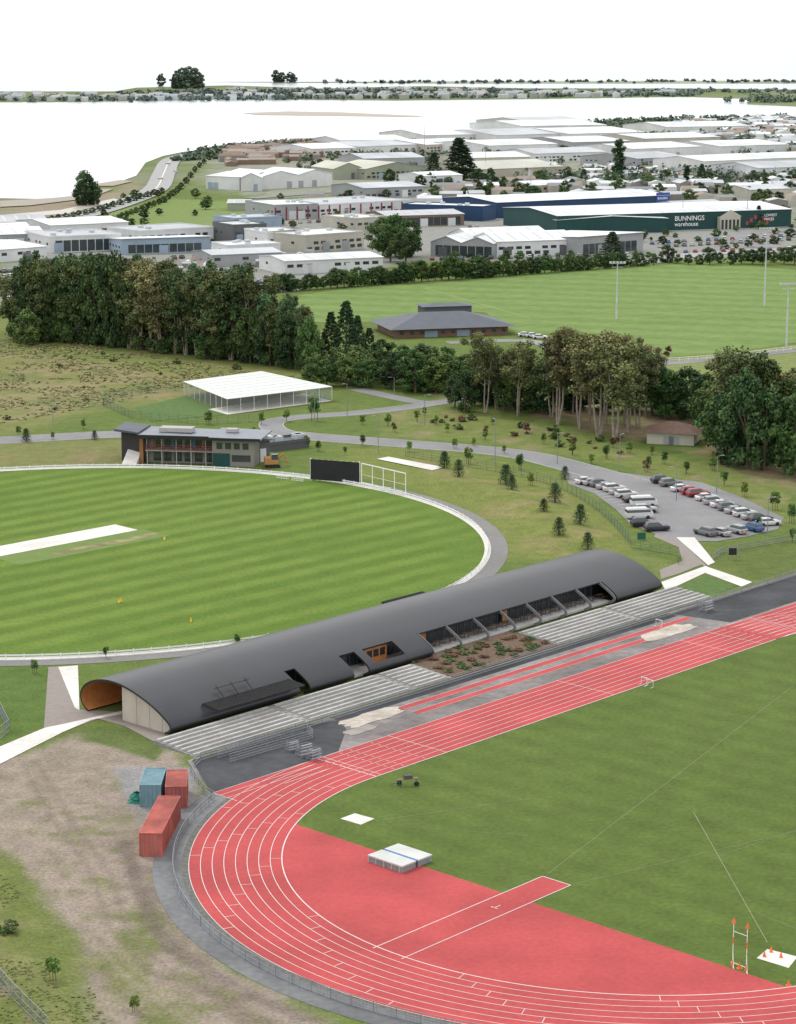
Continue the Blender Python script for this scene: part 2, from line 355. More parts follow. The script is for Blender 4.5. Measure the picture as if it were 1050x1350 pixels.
rect(mb,-37,-11.5,-1.75,1.95,.055)
rect(mb,22,72,49.6,50.9,.05); rect(mb,22,86,52.3,53.6,.05); 
mb.obj('running_track',[M_red])
mb=MB()
for k in range(9):
    r=R0+k*LW; w=.036 if k else .06
    ringstrip(mb,r-w,r+w,.06); ringstrip(mb,r-w,r+w,.06,math.pi,2*math.pi,64,SL)
    rect(mb,-17 if k>=6 else (-9 if k>4 else 0),SL+40,r-w,r+w,.06); rect(mb,0,SL,-r-w,-r+w,.06)
for t in (1.0,12.5,46,74.4,81,92):
    rect(mb,t-.04,t+.04,R0,R8,.064)
for k in range(8):
    n0=R0+k*LW
    rect(mb,-.02,.12,n0+.1,n0+LW-.1,.064)
    for t in (3.5,5.2,9.0): rect(mb,t,t+.07,n0+.35,n0+LW-.35,.064)
    for j,aa in enumerate((.12+k*.045,.42+k*.05,.8+k*.06,1.25+k*.07,1.8+k*.05,2.3+k*.04)):
        ringstrip(mb,n0+.05,n0+LW-.05,.064,aa,aa+.0017,1)
rect(mb,-17,-16.9,42.2,R8,.064)
for n in (-1.75,1.95): rect(mb,-37,-11.5,n-.05,n+.05,.066)
rect(mb,-11.6,-11.48,-1.75,1.95,.066)
rect(mb,-21.5,-20.5,.0,.08,.066); rect(mb,-21.5,-21.4,-.4,.5,.066)
for n in (49.6,50.9,52.3,53.6): rect(mb,22,72 if n<52 else 86,n-.03,n+.03,.06)
mb.obj('track_markings',[M_line])
def blob(name,tc,nc,a,bb,z,m,seed):
    r=random.Random(seed); pts=[]
    for i in range(28):
        an=2*math.pi*i/28; q=1+r.uniform(-.12,.12); ca_,sa=math.cos(an),math.sin(an)
        e=max(abs(ca_),abs(sa)); pts.append(TN(tc+a*ca_/e**.8*q,nc+bb*sa/e**.8*q))
    return sheet(name,pts,z,m)
blob('sand_pit',17,53.2,5.2,1.7,.058,M_sand,1); blob('sand_pit',77,50.4,5.5,1.8,.058,M_sand,2); blob('sand_pit',12,50.5,2.5,1.0,.057,mat('grey_sand',(.27,.25,.24),.95),3)
mb=MB(); ringstrip(mb,47.0,50.0,.03,.30,2.6,90); mb.obj('perimeter_path',[mat('path_tarseal',(.15,.155,.16),.9,.15,1.2,var2=.2,scale2=.12)])
mb=MB(); ringstrip(mb,R8+.01,47.0,.028,0.32,2.8,90); mb.obj('track_edge_grass',[mat('edge_strip',(.12,.12,.11),.9,.3,2)])
mb=MB()
def pline(mb,a,b,w,z):
    A=P(*a);B=P(*b);d=(B-A).normalized();q=Vector((-d.y,d.x,0))*w/2
    mb.face([A-q+Vector((0,0,z)),B-q+Vector((0,0,z)),B+q+Vector((0,0,z)),A+q+Vector((0,0,z))])
for a,bq,w in (((722,1153),(1046,905),.04),((757,1166),(1060,1094),.035),((915,1072),(1012,1243),.06),((493,1083),(700,1053),.04),((495,1087),(705,1103),.03),((945,1130),(1050,1095),.03),((1000,1205),(1050,1225),.04)): pline(mb,a,bq,w,.045)
mb.obj('sector_lines',[mat('faded_line',(.25,.28,.18),.8)])
psheet('throwing_circle_slab',[(449,1080),(468,1073),(494,1080),(476,1088)],.05,M_conc)
psheet('throwing_circle_slab',[(998,1264),(1012,1252),(1052,1262),(1040,1277)],.05,M_conc)
# ---------------------------------------------------------------- fences
def fence(name,pts,h,m,post=2.5,rails=(1.0,.5,.08),picket=0,rw=.05,pw=.07,z=0,closed=False,z_fn=None):
    mb=MB(); pts=[Vector((p[0],p[1],0)) for p in pts]
    if closed: pts.append(pts[0])
    def zz(p): return (z_fn(p.x,p.y) if z_fn else 0)+z
    carry=0
    for a,b_ in zip(pts[:-1],pts[1:]):
        L=(b_-a).length; 
        if L<1e-4: continue
        for rr in rails:
            mb.beam(a+Vector((0,0,zz(a)+h*rr)),b_+Vector((0,0,zz(b_)+h*rr)),rw,rw)
        d=(b_-a)/L; s=carry
        while s<L:
            p=a+d*s; mb.beam(p+Vector((0,0,zz(p))),p+Vector((0,0,zz(p)+h*1.02)),pw,pw); s+=post
        carry=s-L
        if picket:
            q=0
            while q<L:
                p=a+d*q; mb.beam(p+Vector((0,0,zz(p)+h*rails[-1])),p+Vector((0,0,zz(p)+h*rails[0])),.02,.02); q+=picket
    return mb.obj(name,[m])
fence('track_barrier_fence',[TN(150,56),TN(-10,56)],1.1,M_galv,2.4,(1,.72,.45,.15),.3)
fence('track_barrier_fence',[TN(-10,56),TN(-13.5,54),TN(-16,50),TN(-18,46.5)]+arc(47.9,.40,2.9,80),1.1,M_galv,2.4,(1,.55,.12),.35)
fence('ramp_handrail',[TN(-8,55.2),TN(6,54.6)],1.1,M_galv,1.5,(1,.7,.4,.1),.3)
fence('ramp_handrail',[TN(-8,53),TN(5.5,52.4),TN(6.5,54.5)],1.1,M_galv,1.5,(1,.7,.4,.1),.3)
def frame_stand(loc,sc,rz,name):
    mb=MB()
    for x in (-1,1):
        for y in (-.6,.6): mb.beam((x,y,0),(x*.8,y*.8,1.5),.06)
    for z in (.4,.8,1.2,1.5):
        f=1-.2*z/1.5
        mb.beam((-f,-.6*f,z),(f,-.6*f,z),.05); mb.beam((-f,.6*f,z),(f,.6*f,z),.05); mb.beam((-f,-.6*f,z),(-f,.6*f,z),.05); mb.beam((f,-.6*f,z),(f,.6*f,z),.05)
        mb.box(-f,f,-.6*f,-.3*f,z,z+.03)
    o=mb.obj(name,[M_galv]); o.location=loc; o.scale=(sc,)*3; o.rotation_euler=(0,0,rz)
frame_stand(P(402,997),1.0,.7,'judges_stand'); frame_stand(P(415,1002),.9,.8,'judges_stand'); frame_stand(P(932,806),1.1,.8,'judges_stand'); frame_stand(P(386,990),.8,.7,'judges_stand')
# ---------------------------------------------------------------- cricket oval
turf=stripe_turf('oval_turf',(.084,.142,.021),(.128,.190,.034),(-.705,.709,0),3.3,center=OC,rad=72.5,sharp=1.3,edgec=(.093,.155,.025))
def circ(r,k=160,c=OC,a0=0,a1=2*math.pi): return [Vector((c[0]+r*math.cos(a0+(a1-a0)*i/k),c[1]+r*math.sin(a0+(a1-a0)*i/k),0)) for i in range(k)]
sheet('oval_grass',circ(72.4),.04,turf)
def ring(name,r0,r1,z,m,a0=0,a1=2*math.pi,k=160):
    A=circ(r0,k+1,OC,a0,a1+ (a1-a0)/k);B=circ(r1,k+1,OC,a0,a1+(a1-a0)/k); mb=MB()
    for i in range(k): mb.face([(A[i].x,A[i].y,z),(B[i].x,B[i].y,z),(B[i+1].x,B[i+1].y,z),(A[i+1].x,A[i+1].y,z)])
    return mb.obj(name,[m])
ring('boundary_kerb',72.4,73.5,.06,M_conc)
ring('oval_path',73.5,76.4,.045,mat('path_asphalt',(.18,.175,.17),.9,.1,1.5,var2=.1),-2.3,1.2)
mb=MB(); c2=circ(73.0,180)
for i in range(180):
    a=c2[i];b_=c2[(i+1)%180]
    mb.beam(a,a+Vector((0,0,.85)),.12)
    for z in (.28,.64): mb.beam(a+Vector((0,0,z)),b_+Vector((0,0,z)),.04,.2)
mb.obj('boundary_picket_fence',[M_white])
d=Vector((.705,.709,0)); q=Vector((-.709,.705,0)); pc=P(167,695.5)
def pr(a,b_,c,e): return [pc+d*a+q*c,pc+d*b_+q*c,pc+d*b_+q*e,pc+d*a+q*e]
sheet('pitch_cover',pr(-30,0,-3.3,3.3),.06,M_conc)
sheet('pitch_square',pr(-31,1,-11,-3.4),.05,mat('square_turf',(.12,.18,.04),.9,.1,.4))
sheet('worn_pitch',pr(-22,0.5,-9.3,-7.2),.056,mat('worn_turf',(.20,.18,.085),.9,.2,.5,var2=.3,scale2=.2))
def cone(p,m,h=.6,name='marker_cone'):
    mb=MB(); mb.tube([(0,0,.03),(0,0,h*.5),(0,0,h)],[h*.3,h*.18,h*.05],10); mb.box(-h*.4,h*.4,-h*.4,h*.4,0,.04); o=mb.obj(name,[m]); o.location=p
for p in ((157,795),(160,794),(252,820),(217,712)): cone(P(*p),M_yellow,.7)
def sight():
    a=P(410,634);b_=P(474,639)
    e=empty('sight_screen'); d=(b_-a).normalized(); mb=MB(); mb.beam(a+Vector((0,0,2.35)),b_+Vector((0,0,2.35)),.12,4.1); mb.obj('screen_cloth',[mat('black_cloth',(.022,.023,.027),.8)],e)
    mb=MB()
    L=(b_-a).length; n=8
    for i in range(n+1):
        p=a+d*(L*i/n); mb.beam(p+Vector((0,.25,0)),p+Vector((0,.25,4.5)),.1 if 0<i<n else .28); mb.beam(p+Vector((0,.25,2.5)),p+Vector((0,1.6,0)),.07)
    mb.obj('frame',[M_white],e)
    a=P(477,640);b_=P(535,654); e=empty('sight_screen_frame'); mb=MB(); d=(b_-a).normalized(); L=(b_-a).length
    for i in range(5):
        p=a+d*(L*i/4); mb.beam(p,p+Vector((0,0,4.4)),.16); mb.beam(p+Vector((0,0,3)),p+Vector((0,1.6,0)),.08)
    mb.beam(a+Vector((0,0,4.4)),b_+Vector((0,0,4.4)),.16); mb.beam(a+Vector((0,0,.5)),b_+Vector((0,0,.5)),.2,.3); mb.beam(a+Vector((0,0,2.2)),b_+Vector((0,0,2.2)),.05)
    mb.obj('frame',[M_white],e)
sight()
psheet('practice_wicket_slab',[(497,606),(512,603),(586,617),(570,621)],.15,M_conc)
# ---------------------------------------------------------------- main pavilion
prof=[(81.8,0),(82.9,.7),(83.3,1.6),(83.2,2.5),(82.4,3.5),(81.0,4.3),(79.2,4.85),(77.2,5.08),(75,5.0),(72.8,4.6),(70.6,3.98),(69,3.4),(67.6,2.75),(66.3,2.0),(65.7,1.45),(65.6,.95),(66.0,.5),(66.8,.1)]
def dense(pr,k=4):
    v=[Vector((a,b_,0)) for a,b_ in pr]; return [(p.x,p.y) for p in catmull(v,k)]
pro=dense(prof); TOPI=next(i for i,p in enumerate(pro) if p[0]<68.7 and p[1]<3.3)
LOWI=next(i for i,p in enumerate(pro) if p[0]<67 and p[1]<1.95)
def offs(pr,d):
    out=[]
    for i,p in enumerate(pr):
        a=pr[max(i-1,0)];b_=pr[min(i+1,len(pr)-1)]; dx,dy=b_[0]-a[0],b_[1]-a[1]; L=math.hypot(dx,dy)
        nx_,ny_=dy/L,-dx/L
        cx,cy=74.5-p[0],2-p[1]
        if nx_*cx+ny_*cy<0: nx_,ny_=-nx_,-ny_
        out.append((p[0]+nx_*d,p[1]+ny_*d))
    return out
pri=offs(pro,.28)
pav=empty('grandstand_pavilion')
def shell(t0,t1,i0,i1,name,inner=M_ply):
    mb=MB(); ts=np.linspace(t0,t1,max(2,int((t1-t0)/3)+1))
    for A,B in zip(ts[:-1],ts[1:]):
        for i in range(i0,i1):
            mb.face([TN(A,*pro[i]),TN(A,*pro[i+1]),TN(B,*pro[i+1]),TN(B,*pro[i])],0)
            mb.face([TN(A,*pri[i]),TN(B,*pri[i]),TN(B,*pri[i+1]),TN(A,*pri[i+1])],1)
    for A in (t0,t1):
        for i in range(i0,i1): mb.face([TN(A,*pro[i]),TN(A,*pri[i]),TN(A,*pri[i+1]),TN(A,*pro[i+1])],0)
    for i in (i0,i1): mb.face([TN(t0,*pro[i]),TN(t1,*pro[i]),TN(t1,*pri[i]),TN(t0,*pri[i])],0)
    o=mb.obj(name,[M_roof,inner],pav)
    bm=bmesh.new(); bm.from_mesh(o.data); bmesh.ops.remove_doubles(bm,verts=bm.verts,dist=.001)
    for f in bm.faces: f.smooth=True
    for e in bm.edges:
        if len(e.link_faces)==2 and e.calc_face_angle(0)>.7: e.smooth=False
    bmesh.ops.recalc_face_normals(bm,faces=bm.faces); bm.to_mesh(o.data); bm.free()
E=len(pro)-1
t_a,t_b=-6.2,96.5
shell(t_a,t_b,0,TOPI,'roof_shell')
shell(t_a,16.3,TOPI,E,'front_shell_a',M_black); shell(18.2,26.6,TOPI,E,'front_shell_b',M_black)
shell(29.6,42.4,LOWI,E,'front_shell_low',M_black); shell(29.6,31.2,TOPI,LOWI,'front_shell_c',M_black); shell(37.2,42.4,TOPI,LOWI,'front_shell_d',M_black)
shell(84.8,t_b,TOPI,E,'front_shell_e',M_black)
def endwall(t,n0,n1,m,name,zt=0,th=.25):
    pts=[p for p in offs(pro,.30) if n0<=p[0]<=n1]
    pts.sort(key=lambda p:(p[0]))
    up=[p for p in pts if p[1]>(2.0 if p[0]<68 else 3.0)]
    low=[(n0 if n0>67 else 67.1,0.02),(n1 if n1<82 else 81.6,0.02)]
    poly=[low[1],low[0]]+([(66.2,1.2)] if n0<67 else [])+up+([(82.8,1.6)] if n1>82.8 else [])
    mb=MB(); mb.hexa([TN(t,a,b_) for a,b_ in poly],[TN(t+th,a,b_) for a,b_ in poly]); mb.obj(name,[m],pav)
endwall(-5.6,66,75.6,M_cream,'end_wall')
endwall(6,66,83.5,M_ply,'foyer_wall'); endwall(95.6,66,83.5,M_black,'far_end_wall')
def tnbox(mb,t0,t1,n0,n1,z0,z1,m=0): mb.hexa([TN(t0,n0,z0),TN(t1,n0,z0),TN(t1,n1,z0),TN(t0,n1,z0)],[TN(t0,n0,z1),TN(t1,n0,z1),TN(t1,n1,z1),TN(t0,n1,z1)],m)
mb=MB(); tnbox(mb,-5.3,5.98,75.35,75.55,0,4.5); mb.obj('foyer_side_wall',[M_ply],pav)
mb=MB()
for nn in (67.9,70.3,72.8): tnbox(mb,-5.64,-5.61,nn,nn+.05,.02,3.0 if nn<70 else 3.8)
mb.obj('panel_joints',[M_concg],pav)
mb=MB(); tnbox(mb,15,85.5,70.9,71.0,.4,3.8); mb.obj('glazed_wall',[M_glass],pav)
mb=MB()
for t in np.arange(16,86,1.5): tnbox(mb,t,t+.07,70.82,70.89,.4,3.7)
mb.obj('mullions',[mat('mullion_grey',(.12,.12,.13),.5)],pav)
mb=MB(); tnbox(mb,27,85,66.9,70.8,.2,.5); mb.obj('terrace_deck',[M_concg],pav)
mb=MB(); tnbox(mb,32.3,36.8,69.2,69.4,.55,3.4); tnbox(mb,44.5,46.0,70.2,70.4,.5,2.6); tnbox(mb,63,64,70.2,70.4,.5,2.6); mb.obj('timber_lined_kiosk',[M_ply],pav)
mb=MB()
for t in (32.8,34.1,35.4): tnbox(mb,t,t+.95,69.1,69.18,1.5,2.5)
mb.obj('kiosk_openings',[M_black],pav)
mb=MB(); tnbox(mb,t_a+1.2,t_b-1.2,71.1,71.25,.0,3.8); mb.obj('spine_wall',[M_black],pav)
mb=MB()
for t in np.arange(42.6,85,5.96):
    pts=pro[TOPI-1:]; pi2=offs(pro,.42)[TOPI-1:]
    for i in range(len(pts)-1):
        mb.hexa([TN(t,*pts[i]),TN(t,*pts[i+1]),TN(t,*pi2[i+1]),TN(t,*pi2[i])],[TN(t+.14,*pts[i]),TN(t+.14,*pts[i+1]),TN(t+.14,*pi2[i+1]),TN(t+.14,*pi2[i])])
mb.obj('curved_ribs',[mat('rib_grey',(.16,.165,.175),.5)],pav)
mb=MB(); r=random.Random(5)
for t in np.arange(44,84,2.1):
    q=r.uniform(-.3,.3); tnbox(mb,t+q,t+q+1.3,68.6,69.3,1.18,1.25); tnbox(mb,t+q+.1,t+q+.2,68.7,68.8,.5,1.18); tnbox(mb,t+q+1.1,t+q+1.2,68.7,68.8,.5,1.18); tnbox(mb,t+q,t+q+1.3,68.1,68.35,.88,.95); tnbox(mb,t+q,t+q+1.3,69.5,69.75,.88,.95)
mb.obj('bench_tables',[mat('dark_timber',(.08,.06,.045),.7)],pav)
def louvre(t0,t1,n0,n1,z,nm):
    mb=MB()
    for n in np.arange(n0,n1+.01,.28): tnbox(mb,t0,t1,n,n+.09,z-.05+(n-n0)*.10,z+.12+(n-n0)*.10)
    for t in np.linspace(t0,t1-.2,7): 
        mb.beam(TN(t,n0,z-.1),TN(t,n1,z-.1+(n1-n0)*.1),.12)
    mb.obj(nm,[M_black],pav)
louvre(.2,15.6,64.0,67.0,2.35,'louvre_canopy'); louvre(53,62,82.5,85.5,2.7,'rear_louvre')
mb=MB()
for t in (4,6.5,9): mb.beam(TN(t,66.6,2.4),TN(t,68.5,3.9),.08); 
mb.beam(TN(3.5,68.2,3.7),TN(9.5,68.2,3.7),.08); mb.obj('canopy_struts',[M_black],pav)
M_terr=mat('terrace_concrete',(.38,.375,.36),.85,.10,1.2,var2=.16,scale2=.15)
def terr(t0,t1,name,n1=65.2):
    e=empty(name); mb=MB(); ns=7; n0=57.6; w=(n1-n0)/ns
    for i in range(ns):
        z=.08+.075*i
        tnbox(mb,t0,t1,n0+w*i,n0+w*(i+1),0.0,z)
    mb.obj('treads',[mat('tread_concrete',(.25,.245,.235),.85,.1,1.5,var2=.16,scale2=.2)],e)
    mb=MB()
    for i in range(ns):
        z=.08+.075*i; s=t0+.2; c=0
        while s<t1-1:
            L=min(6.2,t1-.3-s); tnbox(mb,s,s+L,n0+w*i+.25,n0+w*i+.66,z,z+.2); s+=L+(1.2 if c%3==2 else .05); c+=1
    mb.obj('bench_blocks',[M_terr],e)
terr(-9.5,37.6,'seating_terrace'); terr(60.5,99,'seating_terrace')
mb=MB(); mb.hexa([TN(37.8,57.5,0),TN(60.3,57.5,0),TN(60.3,66.8,0),TN(37.8,66.8,0)],[TN(37.8,57.5,.1),TN(60.3,57.5,.1),TN(60.3,66.8,.45),TN(37.8,66.8,.45)]); mb.obj('planted_bank',[mat('bark_mulch',(.12,.08,.055),.95,.3,2)])
# ---------------------------------------------------------------- concrete paths
psheet('forecourt_paving',[(64,880),(86,879),(104,936),(170,940),(230,972),(215,985),(165,958),(130,948),(84,965),(58,960)],.05,mat('brown_paving',(.24,.21,.19),.9,.08,1))
psheet('concrete_path',[(77,880),(103,878),(105,937),(99,934)],.07,M_conc)
psheet('concrete_path',[(-60,1003),(0,985),(60,960),(83,966),(0,1008),(-60,1030)],.065,M_conc)
psheet('concrete_path',[(83,966),(60,960),(76,957),(165,937),(168,941),(120,950)],.072,M_conc)
psheet('footpath',[(868,700),(893,709),(938,752),(925,745),(895,757),(872,764),(870,752),(900,740),(895,722),(862,708)],.06,mat('brown_paving',(.2,.2,.2)))
psheet('concrete_path',[(892,709),(916,709),(943,742),(934,746)],.075,M_conc)
psheet('concrete_path',[(872,768),(930,747),(992,768),(978,774),(930,756),(878,780)],.07,M_conc)
psheet('lawn',[(884,778),(932,759),(974,773),(930,789)],.05,mat('lawn_green',(.07,.125,.026),.9,.2,1))
fence('handrail',[P(940,738),P(955,728),P(1050,712)],1.0,M_galv,2,(1,.5,.1),.3)
# ---------------------------------------------------------------- roads and car park
road=lambda px:[P(*p) for p in px]
strip('access_road',road([(-120,586),(0,581),(90,576),(170,573),(260,577),(350,572),(420,577),(500,583),(580,589),(640,594),(700,602),(760,617),(800,628),(850,642)]),8.5,.06,M_asph,kerb=M_kerb)
strip('loop_road',road([(395,577),(362,566),(362,556),(400,550),(470,545),(540,537),(600,528),(660,520)]),5.5,.055,M_asph,kerb=M_kerb)
strip('loop_road',road([(470,513),(520,524),(560,531),(600,528)]),5,.05,M_asph)
psheet('car_park',[(735,609),(800,621),(868,630),(925,636),(975,655),(1034,683),(1026,698),(985,708),(945,714),(905,714),(868,706),(832,692),(812,672),(785,652),(750,638)],.064,M_asph)
mb=MB()
for i in range(14):
    pline(mb,(868+i*11.4,636+i*4.5),(885+i*11.4,632+i*4.5),.1,.07)
    pline(mb,(765+i*6,638+i*3.6),(782+i*6,636+i*3.6),.1,.07)
mb.obj('bay_markings',[M_line])
strip('coastal_highway',road([(400,189),(330,194),(285,199),(240,207),(224,214),(216,230),(205,250),(165,268),(100,287),(0,303),(-100,318)]),16,.5,mat('highway_asphalt',(.30,.30,.30),.9))
strip('highway_line',road([(285,199),(240,207),(224,214),(216,230),(205,250),(165,268),(100,287)]),1.0,.62,M_line)
strip('industrial_road',road([(850,346),(900,338),(960,333),(1100,327)]),14,.15,mat('highway_asphalt',(.27,.27,.27)))
strip('industrial_road',road([(1100,345),(1010,325),(985,308),(1100,300)]),12,.12,M_asph)
strip('industrial_road',road([(330,262),(430,254),(560,246),(700,232)]),12,.3,M_asph)
strip('field_road',road([(590,452),(700,450),(760,470),(860,480),(1050,462)]),6,.05,M_asph)
field=stripe_turf('playing_field_turf',(.120,.190,.050),(.160,.225,.070),(.3,.95,0),9,sharp=.8,patch=.6)
psheet('playing_field',[(375,392),(470,379),(560,371),(700,361),(860,349),(960,349),(1050,356),(1250,362),(1250,440),(1050,452),(985,462),(900,470),(850,468),(760,435),(690,445),(640,412),(560,412),(500,425),(400,425)],.05,field)
mb=MB()
for a,bq in (((560,380),(900,356)),((560,380),(700,420)),((900,356),(1050,372)),((700,420),(1050,405))): pline(mb,a,bq,.25,.08)
mb.obj('field_markings',[mat('faint_line',(.3,.36,.2),.8)])
# ---------------------------------------------------------------- generic buildings
def local(a,b_,z=0):
    u=(b_-a); L=u.length; u.normalize(); v=Vector((-u.y,u.x,0))
    m=Matrix(((u.x,v.x,0,a.x),(u.y,v.y,0,a.y),(0,0,1,z),(0,0,0,1))); return m,L
WALL={'white':(.58,.59,.59),'cream':(.44,.42,.36),'grey':(.30,.31,.32),'dgrey':(.10,.105,.11),'green':(.014,.058,.056),'blue':(.022,.055,.12),'lblue':(.27,.34,.42),'brick':(.20,.115,.09),'brown':(.20,.14,.105),'beige':(.38,.35,.29),'taupe':(.21,.195,.175),'maroon':(.20,.04,.05),'olive':(.29,.31,.24),'red':(.36,.06,.05)}
def C_(n): return mat('cladding_'+n,WALL[n],.7,.06,.3,var2=.08,scale2=.04)
M_sky_l=mat('rooflight',(.44,.48,.50),.4,.05)
def bld(name,A,B,depth,h,wall,roof,kind='gable',rise=None,win='strip',door=2,seed=0,nb=1,para=.0,eave=.9):
    a=P(*A);b_=P(*B); mw,L=local(a,b_); e=empty(name,mw); r=random.Random(seed+int(A[0]*7+A[1]))
    W=MB(); Rf=MB(); G=MB(); Dr=MB(); SL_=MB(); over=.4; rise=rise if rise is not None else min(depth,L)*.10
    W.box(0,L,0,depth,0,h)
    if kind=='flat':
        W.box(-.1,L+.1,-.12,.12,h,h+.7); W.box(-.1,L+.1,depth-.12,depth+.12,h,h+.7); W.box(-.1,.1,.12,depth-.12,h,h+.7); W.box(L-.1,L+.1,.12,depth-.12,h,h+.7)
        Rf.box(.12,L-.12,.14,depth-.14,h+.01,h+.25)
        for i in range(r.randint(2,6)):
            x=r.uniform(.1,.85)*L;y=r.uniform(.2,.8)*depth; SL_.box(x,x+2,y,y+2,h+.26,h+1.3)
    elif kind=='gx':
        w=depth/nb
        for k in range(nb):
            y0=k*w-(over if k==0 else 0); y1=(k+1)*w+(over if k==nb-1 else 0); ym=(k+.5)*w
            Rf.hexa([(-over,y0,h),(L+over,y0,h),(L+over,y0,h+.15),(-over,y0,h+.15)],[(-over,ym,h+rise),(L+over,ym,h+rise),(L+over,ym,h+rise+.15),(-over,ym,h+rise+.15)])
            Rf.hexa([(-over,ym,h+rise),(L+over,ym,h+rise),(L+over,ym,h+rise+.15),(-over,ym,h+rise+.15)],[(-over,y1,h),(L+over,y1,h),(L+over,y1,h+.15),(-over,y1,h+.15)])
            for x in (0.02,L-.02): W.face([(x,k*w,h),(x,(k+1)*w,h),(x,ym,h+rise)])
            x=3.0; st=r.choice([6,8,9])
            while x<L-3:
                for f0,f1 in ((.12,.85),):
                    ya=y0+(ym-y0)*f0; yb=y0+(ym-y0)*f1; za=h+rise*f0+.17; zb=h+rise*f1+.17
                    SL_.face([(x,ya,za+.02),(x+1.0,ya,za+.02),(x+1.0,yb,zb+.02),(x,yb,zb+.02)])
                x+=st
    elif kind=='gable':
        w=L/nb
        for k in range(nb):
            x0=k*w-(over if k==0 else 0);x1=(k+1)*w+(over if k==nb-1 else 0);xm=(k+.5)*w
            for (p0,z0),(p1,z1) in (((x0,h),(xm,h+rise)),((xm,h+rise),(x1,h))):
                Rf.hexa([(p0,-over,z0),(p1,-over,z1),(p1,-over,z1+.15),(p0,-over,z0+.15)],[(p0,depth+over,z0),(p1,depth+over,z1),(p1,depth+over,z1+.15),(p0,depth+over,z0+.15)])
            W.face([(k*w,.02,h),((k+1)*w,.02,h),(xm,.02,h+rise)]); W.face([(k*w,depth-.02,h),((k+1)*w,depth-.02,h),(xm,depth-.02,h+rise)])
    elif kind=='mono':
        Rf.hexa([(-over,-over*2,h+rise),(L+over,-over*2,h+rise),(L+over,-over*2,h+rise+.2),(-over,-over*2,h+rise+.2)],[(-over,depth+over,h),(L+over,depth+over,h),(L+over,depth+over,h+.2),(-over,depth+over,h+.2)])
        W.hexa([(0,0,h),(L,0,h),(L,.1,h),(0,.1,h)],[(0,0,h+rise),(L,0,h+rise),(L,.1,h+rise),(0,.1,h+rise)])
        for x in (0.02,L-.02): W.face([(x,0,h),(x,depth,h),(x,0,h+rise)])
    elif kind=='hip':
        o_=eave; q=min(L,depth)/2+o_; zb=h
        if L>=depth: r0=(q-o_,depth/2,h+rise); r1=(L-q+o_,depth/2,h+rise)
        else: r0=(L/2,q-o_,h+rise); r1=(L/2,depth-q+o_,h+rise)
        c=[(-o_,-o_,zb),(L+o_,-o_,zb),(L+o_,depth+o_,zb),(-o_,depth+o_,zb)]
        if L>=depth: Rf.face([c[0],c[1],r1,r0]);Rf.face([c[1],c[2],r1]);Rf.face([c[2],c[3],r0,r1]);Rf.face([c[3],c[0],r0])
        else: Rf.face([c[0],c[1],r0]);Rf.face([c[1],c[2],r1,r0]);Rf.face([c[2],c[3],r1]);Rf.face([c[3],c[0],r0,r1])
        Rf.face([c[3],c[2],c[1],c[0]])
    if win=='strip':
        x=1.0
        while x<L-3:
            if r.random()<.75: G.box(x,x+2.6,-.06,0.02,h*.5,h*.5+1.2)
            x+=4
        if h>5:
            x=1.5
            while x<L-3: 
                if r.random()<.5: G.box(x,x+2.6,-.06,0.02,1.0,2.4)
                x+=4
    elif win=='glass': 
        x=L*.08
        while x<L*.9: G.box(x,x+3.2,-.08,.02,.5,h*.8); x+=3.6
    elif win=='small':
        x=1.2
        while x<L-1.5: G.box(x,x+1.3,-.05,0.02,.9,2.0); x+=3.2
    for i in range(door):
        x=r.uniform(.05,.85)*L; Dr.box(x,x+min(4,L*.12+1),-.1,.03,0,min(h*.7,4.2))
    for s_ in (0,1):
        y=2.0
        while y<depth-4 and win!='none':
            if r.random()<.4:
                x=-.06 if s_==0 else L-.02; G.box(x,x+.08,y,y+2,h*.5,h*.5+1)
            y+=5
    W.obj('walls',[C_(wall)],e); Rf.obj('roof',[C_(roof) if roof in WALL else roof],e)
    if SL_.f: SL_.obj('rooflights',[M_sky_l],e)
    if G.f: G.obj('windows',[M_glass],e)
    if Dr.f: Dr.obj('doors',[C_(r.choice(['dgrey','grey','lblue','white']))],e)
    for o in e.children: o.matrix_parent_inverse=Matrix.Identity(4)
    return e,mw,L
R_w=mat('white_roof',(.60,.62,.63),.6,.08,.08,var2=.12,scale2=.02); R_g=mat('grey_roof',(.40,.42,.44),.6,.08,.08,var2=.14,scale2=.02); R_b=mat('beige_roof',(.44,.44,.37),.6,.06,.08,var2=.1,scale2=.02); R_d=mat('charcoal_roof',(.08,.09,.11),.6,.1,.3)
R_n=mat('brown_tile_roof',(.13,.08,.06),.8,.2,1)
e,mw,L=bld('green_warehouse',(735,309),(1043,299),62,8.5,'green',R_w,'gx',2.0,'none',0)
mb=MB(); xg=L*.675; mb.box(xg,xg+11,-3,-.02,0,6); mb.face([(xg-.8,-3.02,6),(xg+11.8,-3.02,6),(xg+5.5,-3.02,9.4)]); mb.obj('entrance_gable',[C_('cream')],e)
mb=MB(); 
for k in range(5): mb.box(xg+.6+k*2.1,xg+1.8+k*2.1,-3.1,-3.02,.2,4.6)
mb.obj('entrance_glazing',[M_glass],e)
mb=MB()
for k in range(7):
    x=L*.80+k*2.2; z=1.5+((k*37)%5)*.7; mb.box(x,x+1.4,-.12,-.03,z,z+1.8)
mb.obj('mural_panels',[C_('red')],e)
def text(s,size,loc,par,m,name='lettering'):
    cu=bpy.data.curves.new(name,'FONT'); cu.body=s; cu.size=size; cu.extrude=.03; cu.materials.append(m); cu.offset=.01
    o=bpy.data.objects.new(name,cu); COL.objects.link(o); o.parent=par; o.location=loc; o.rotation_euler=(math.pi/2,0,0); return o
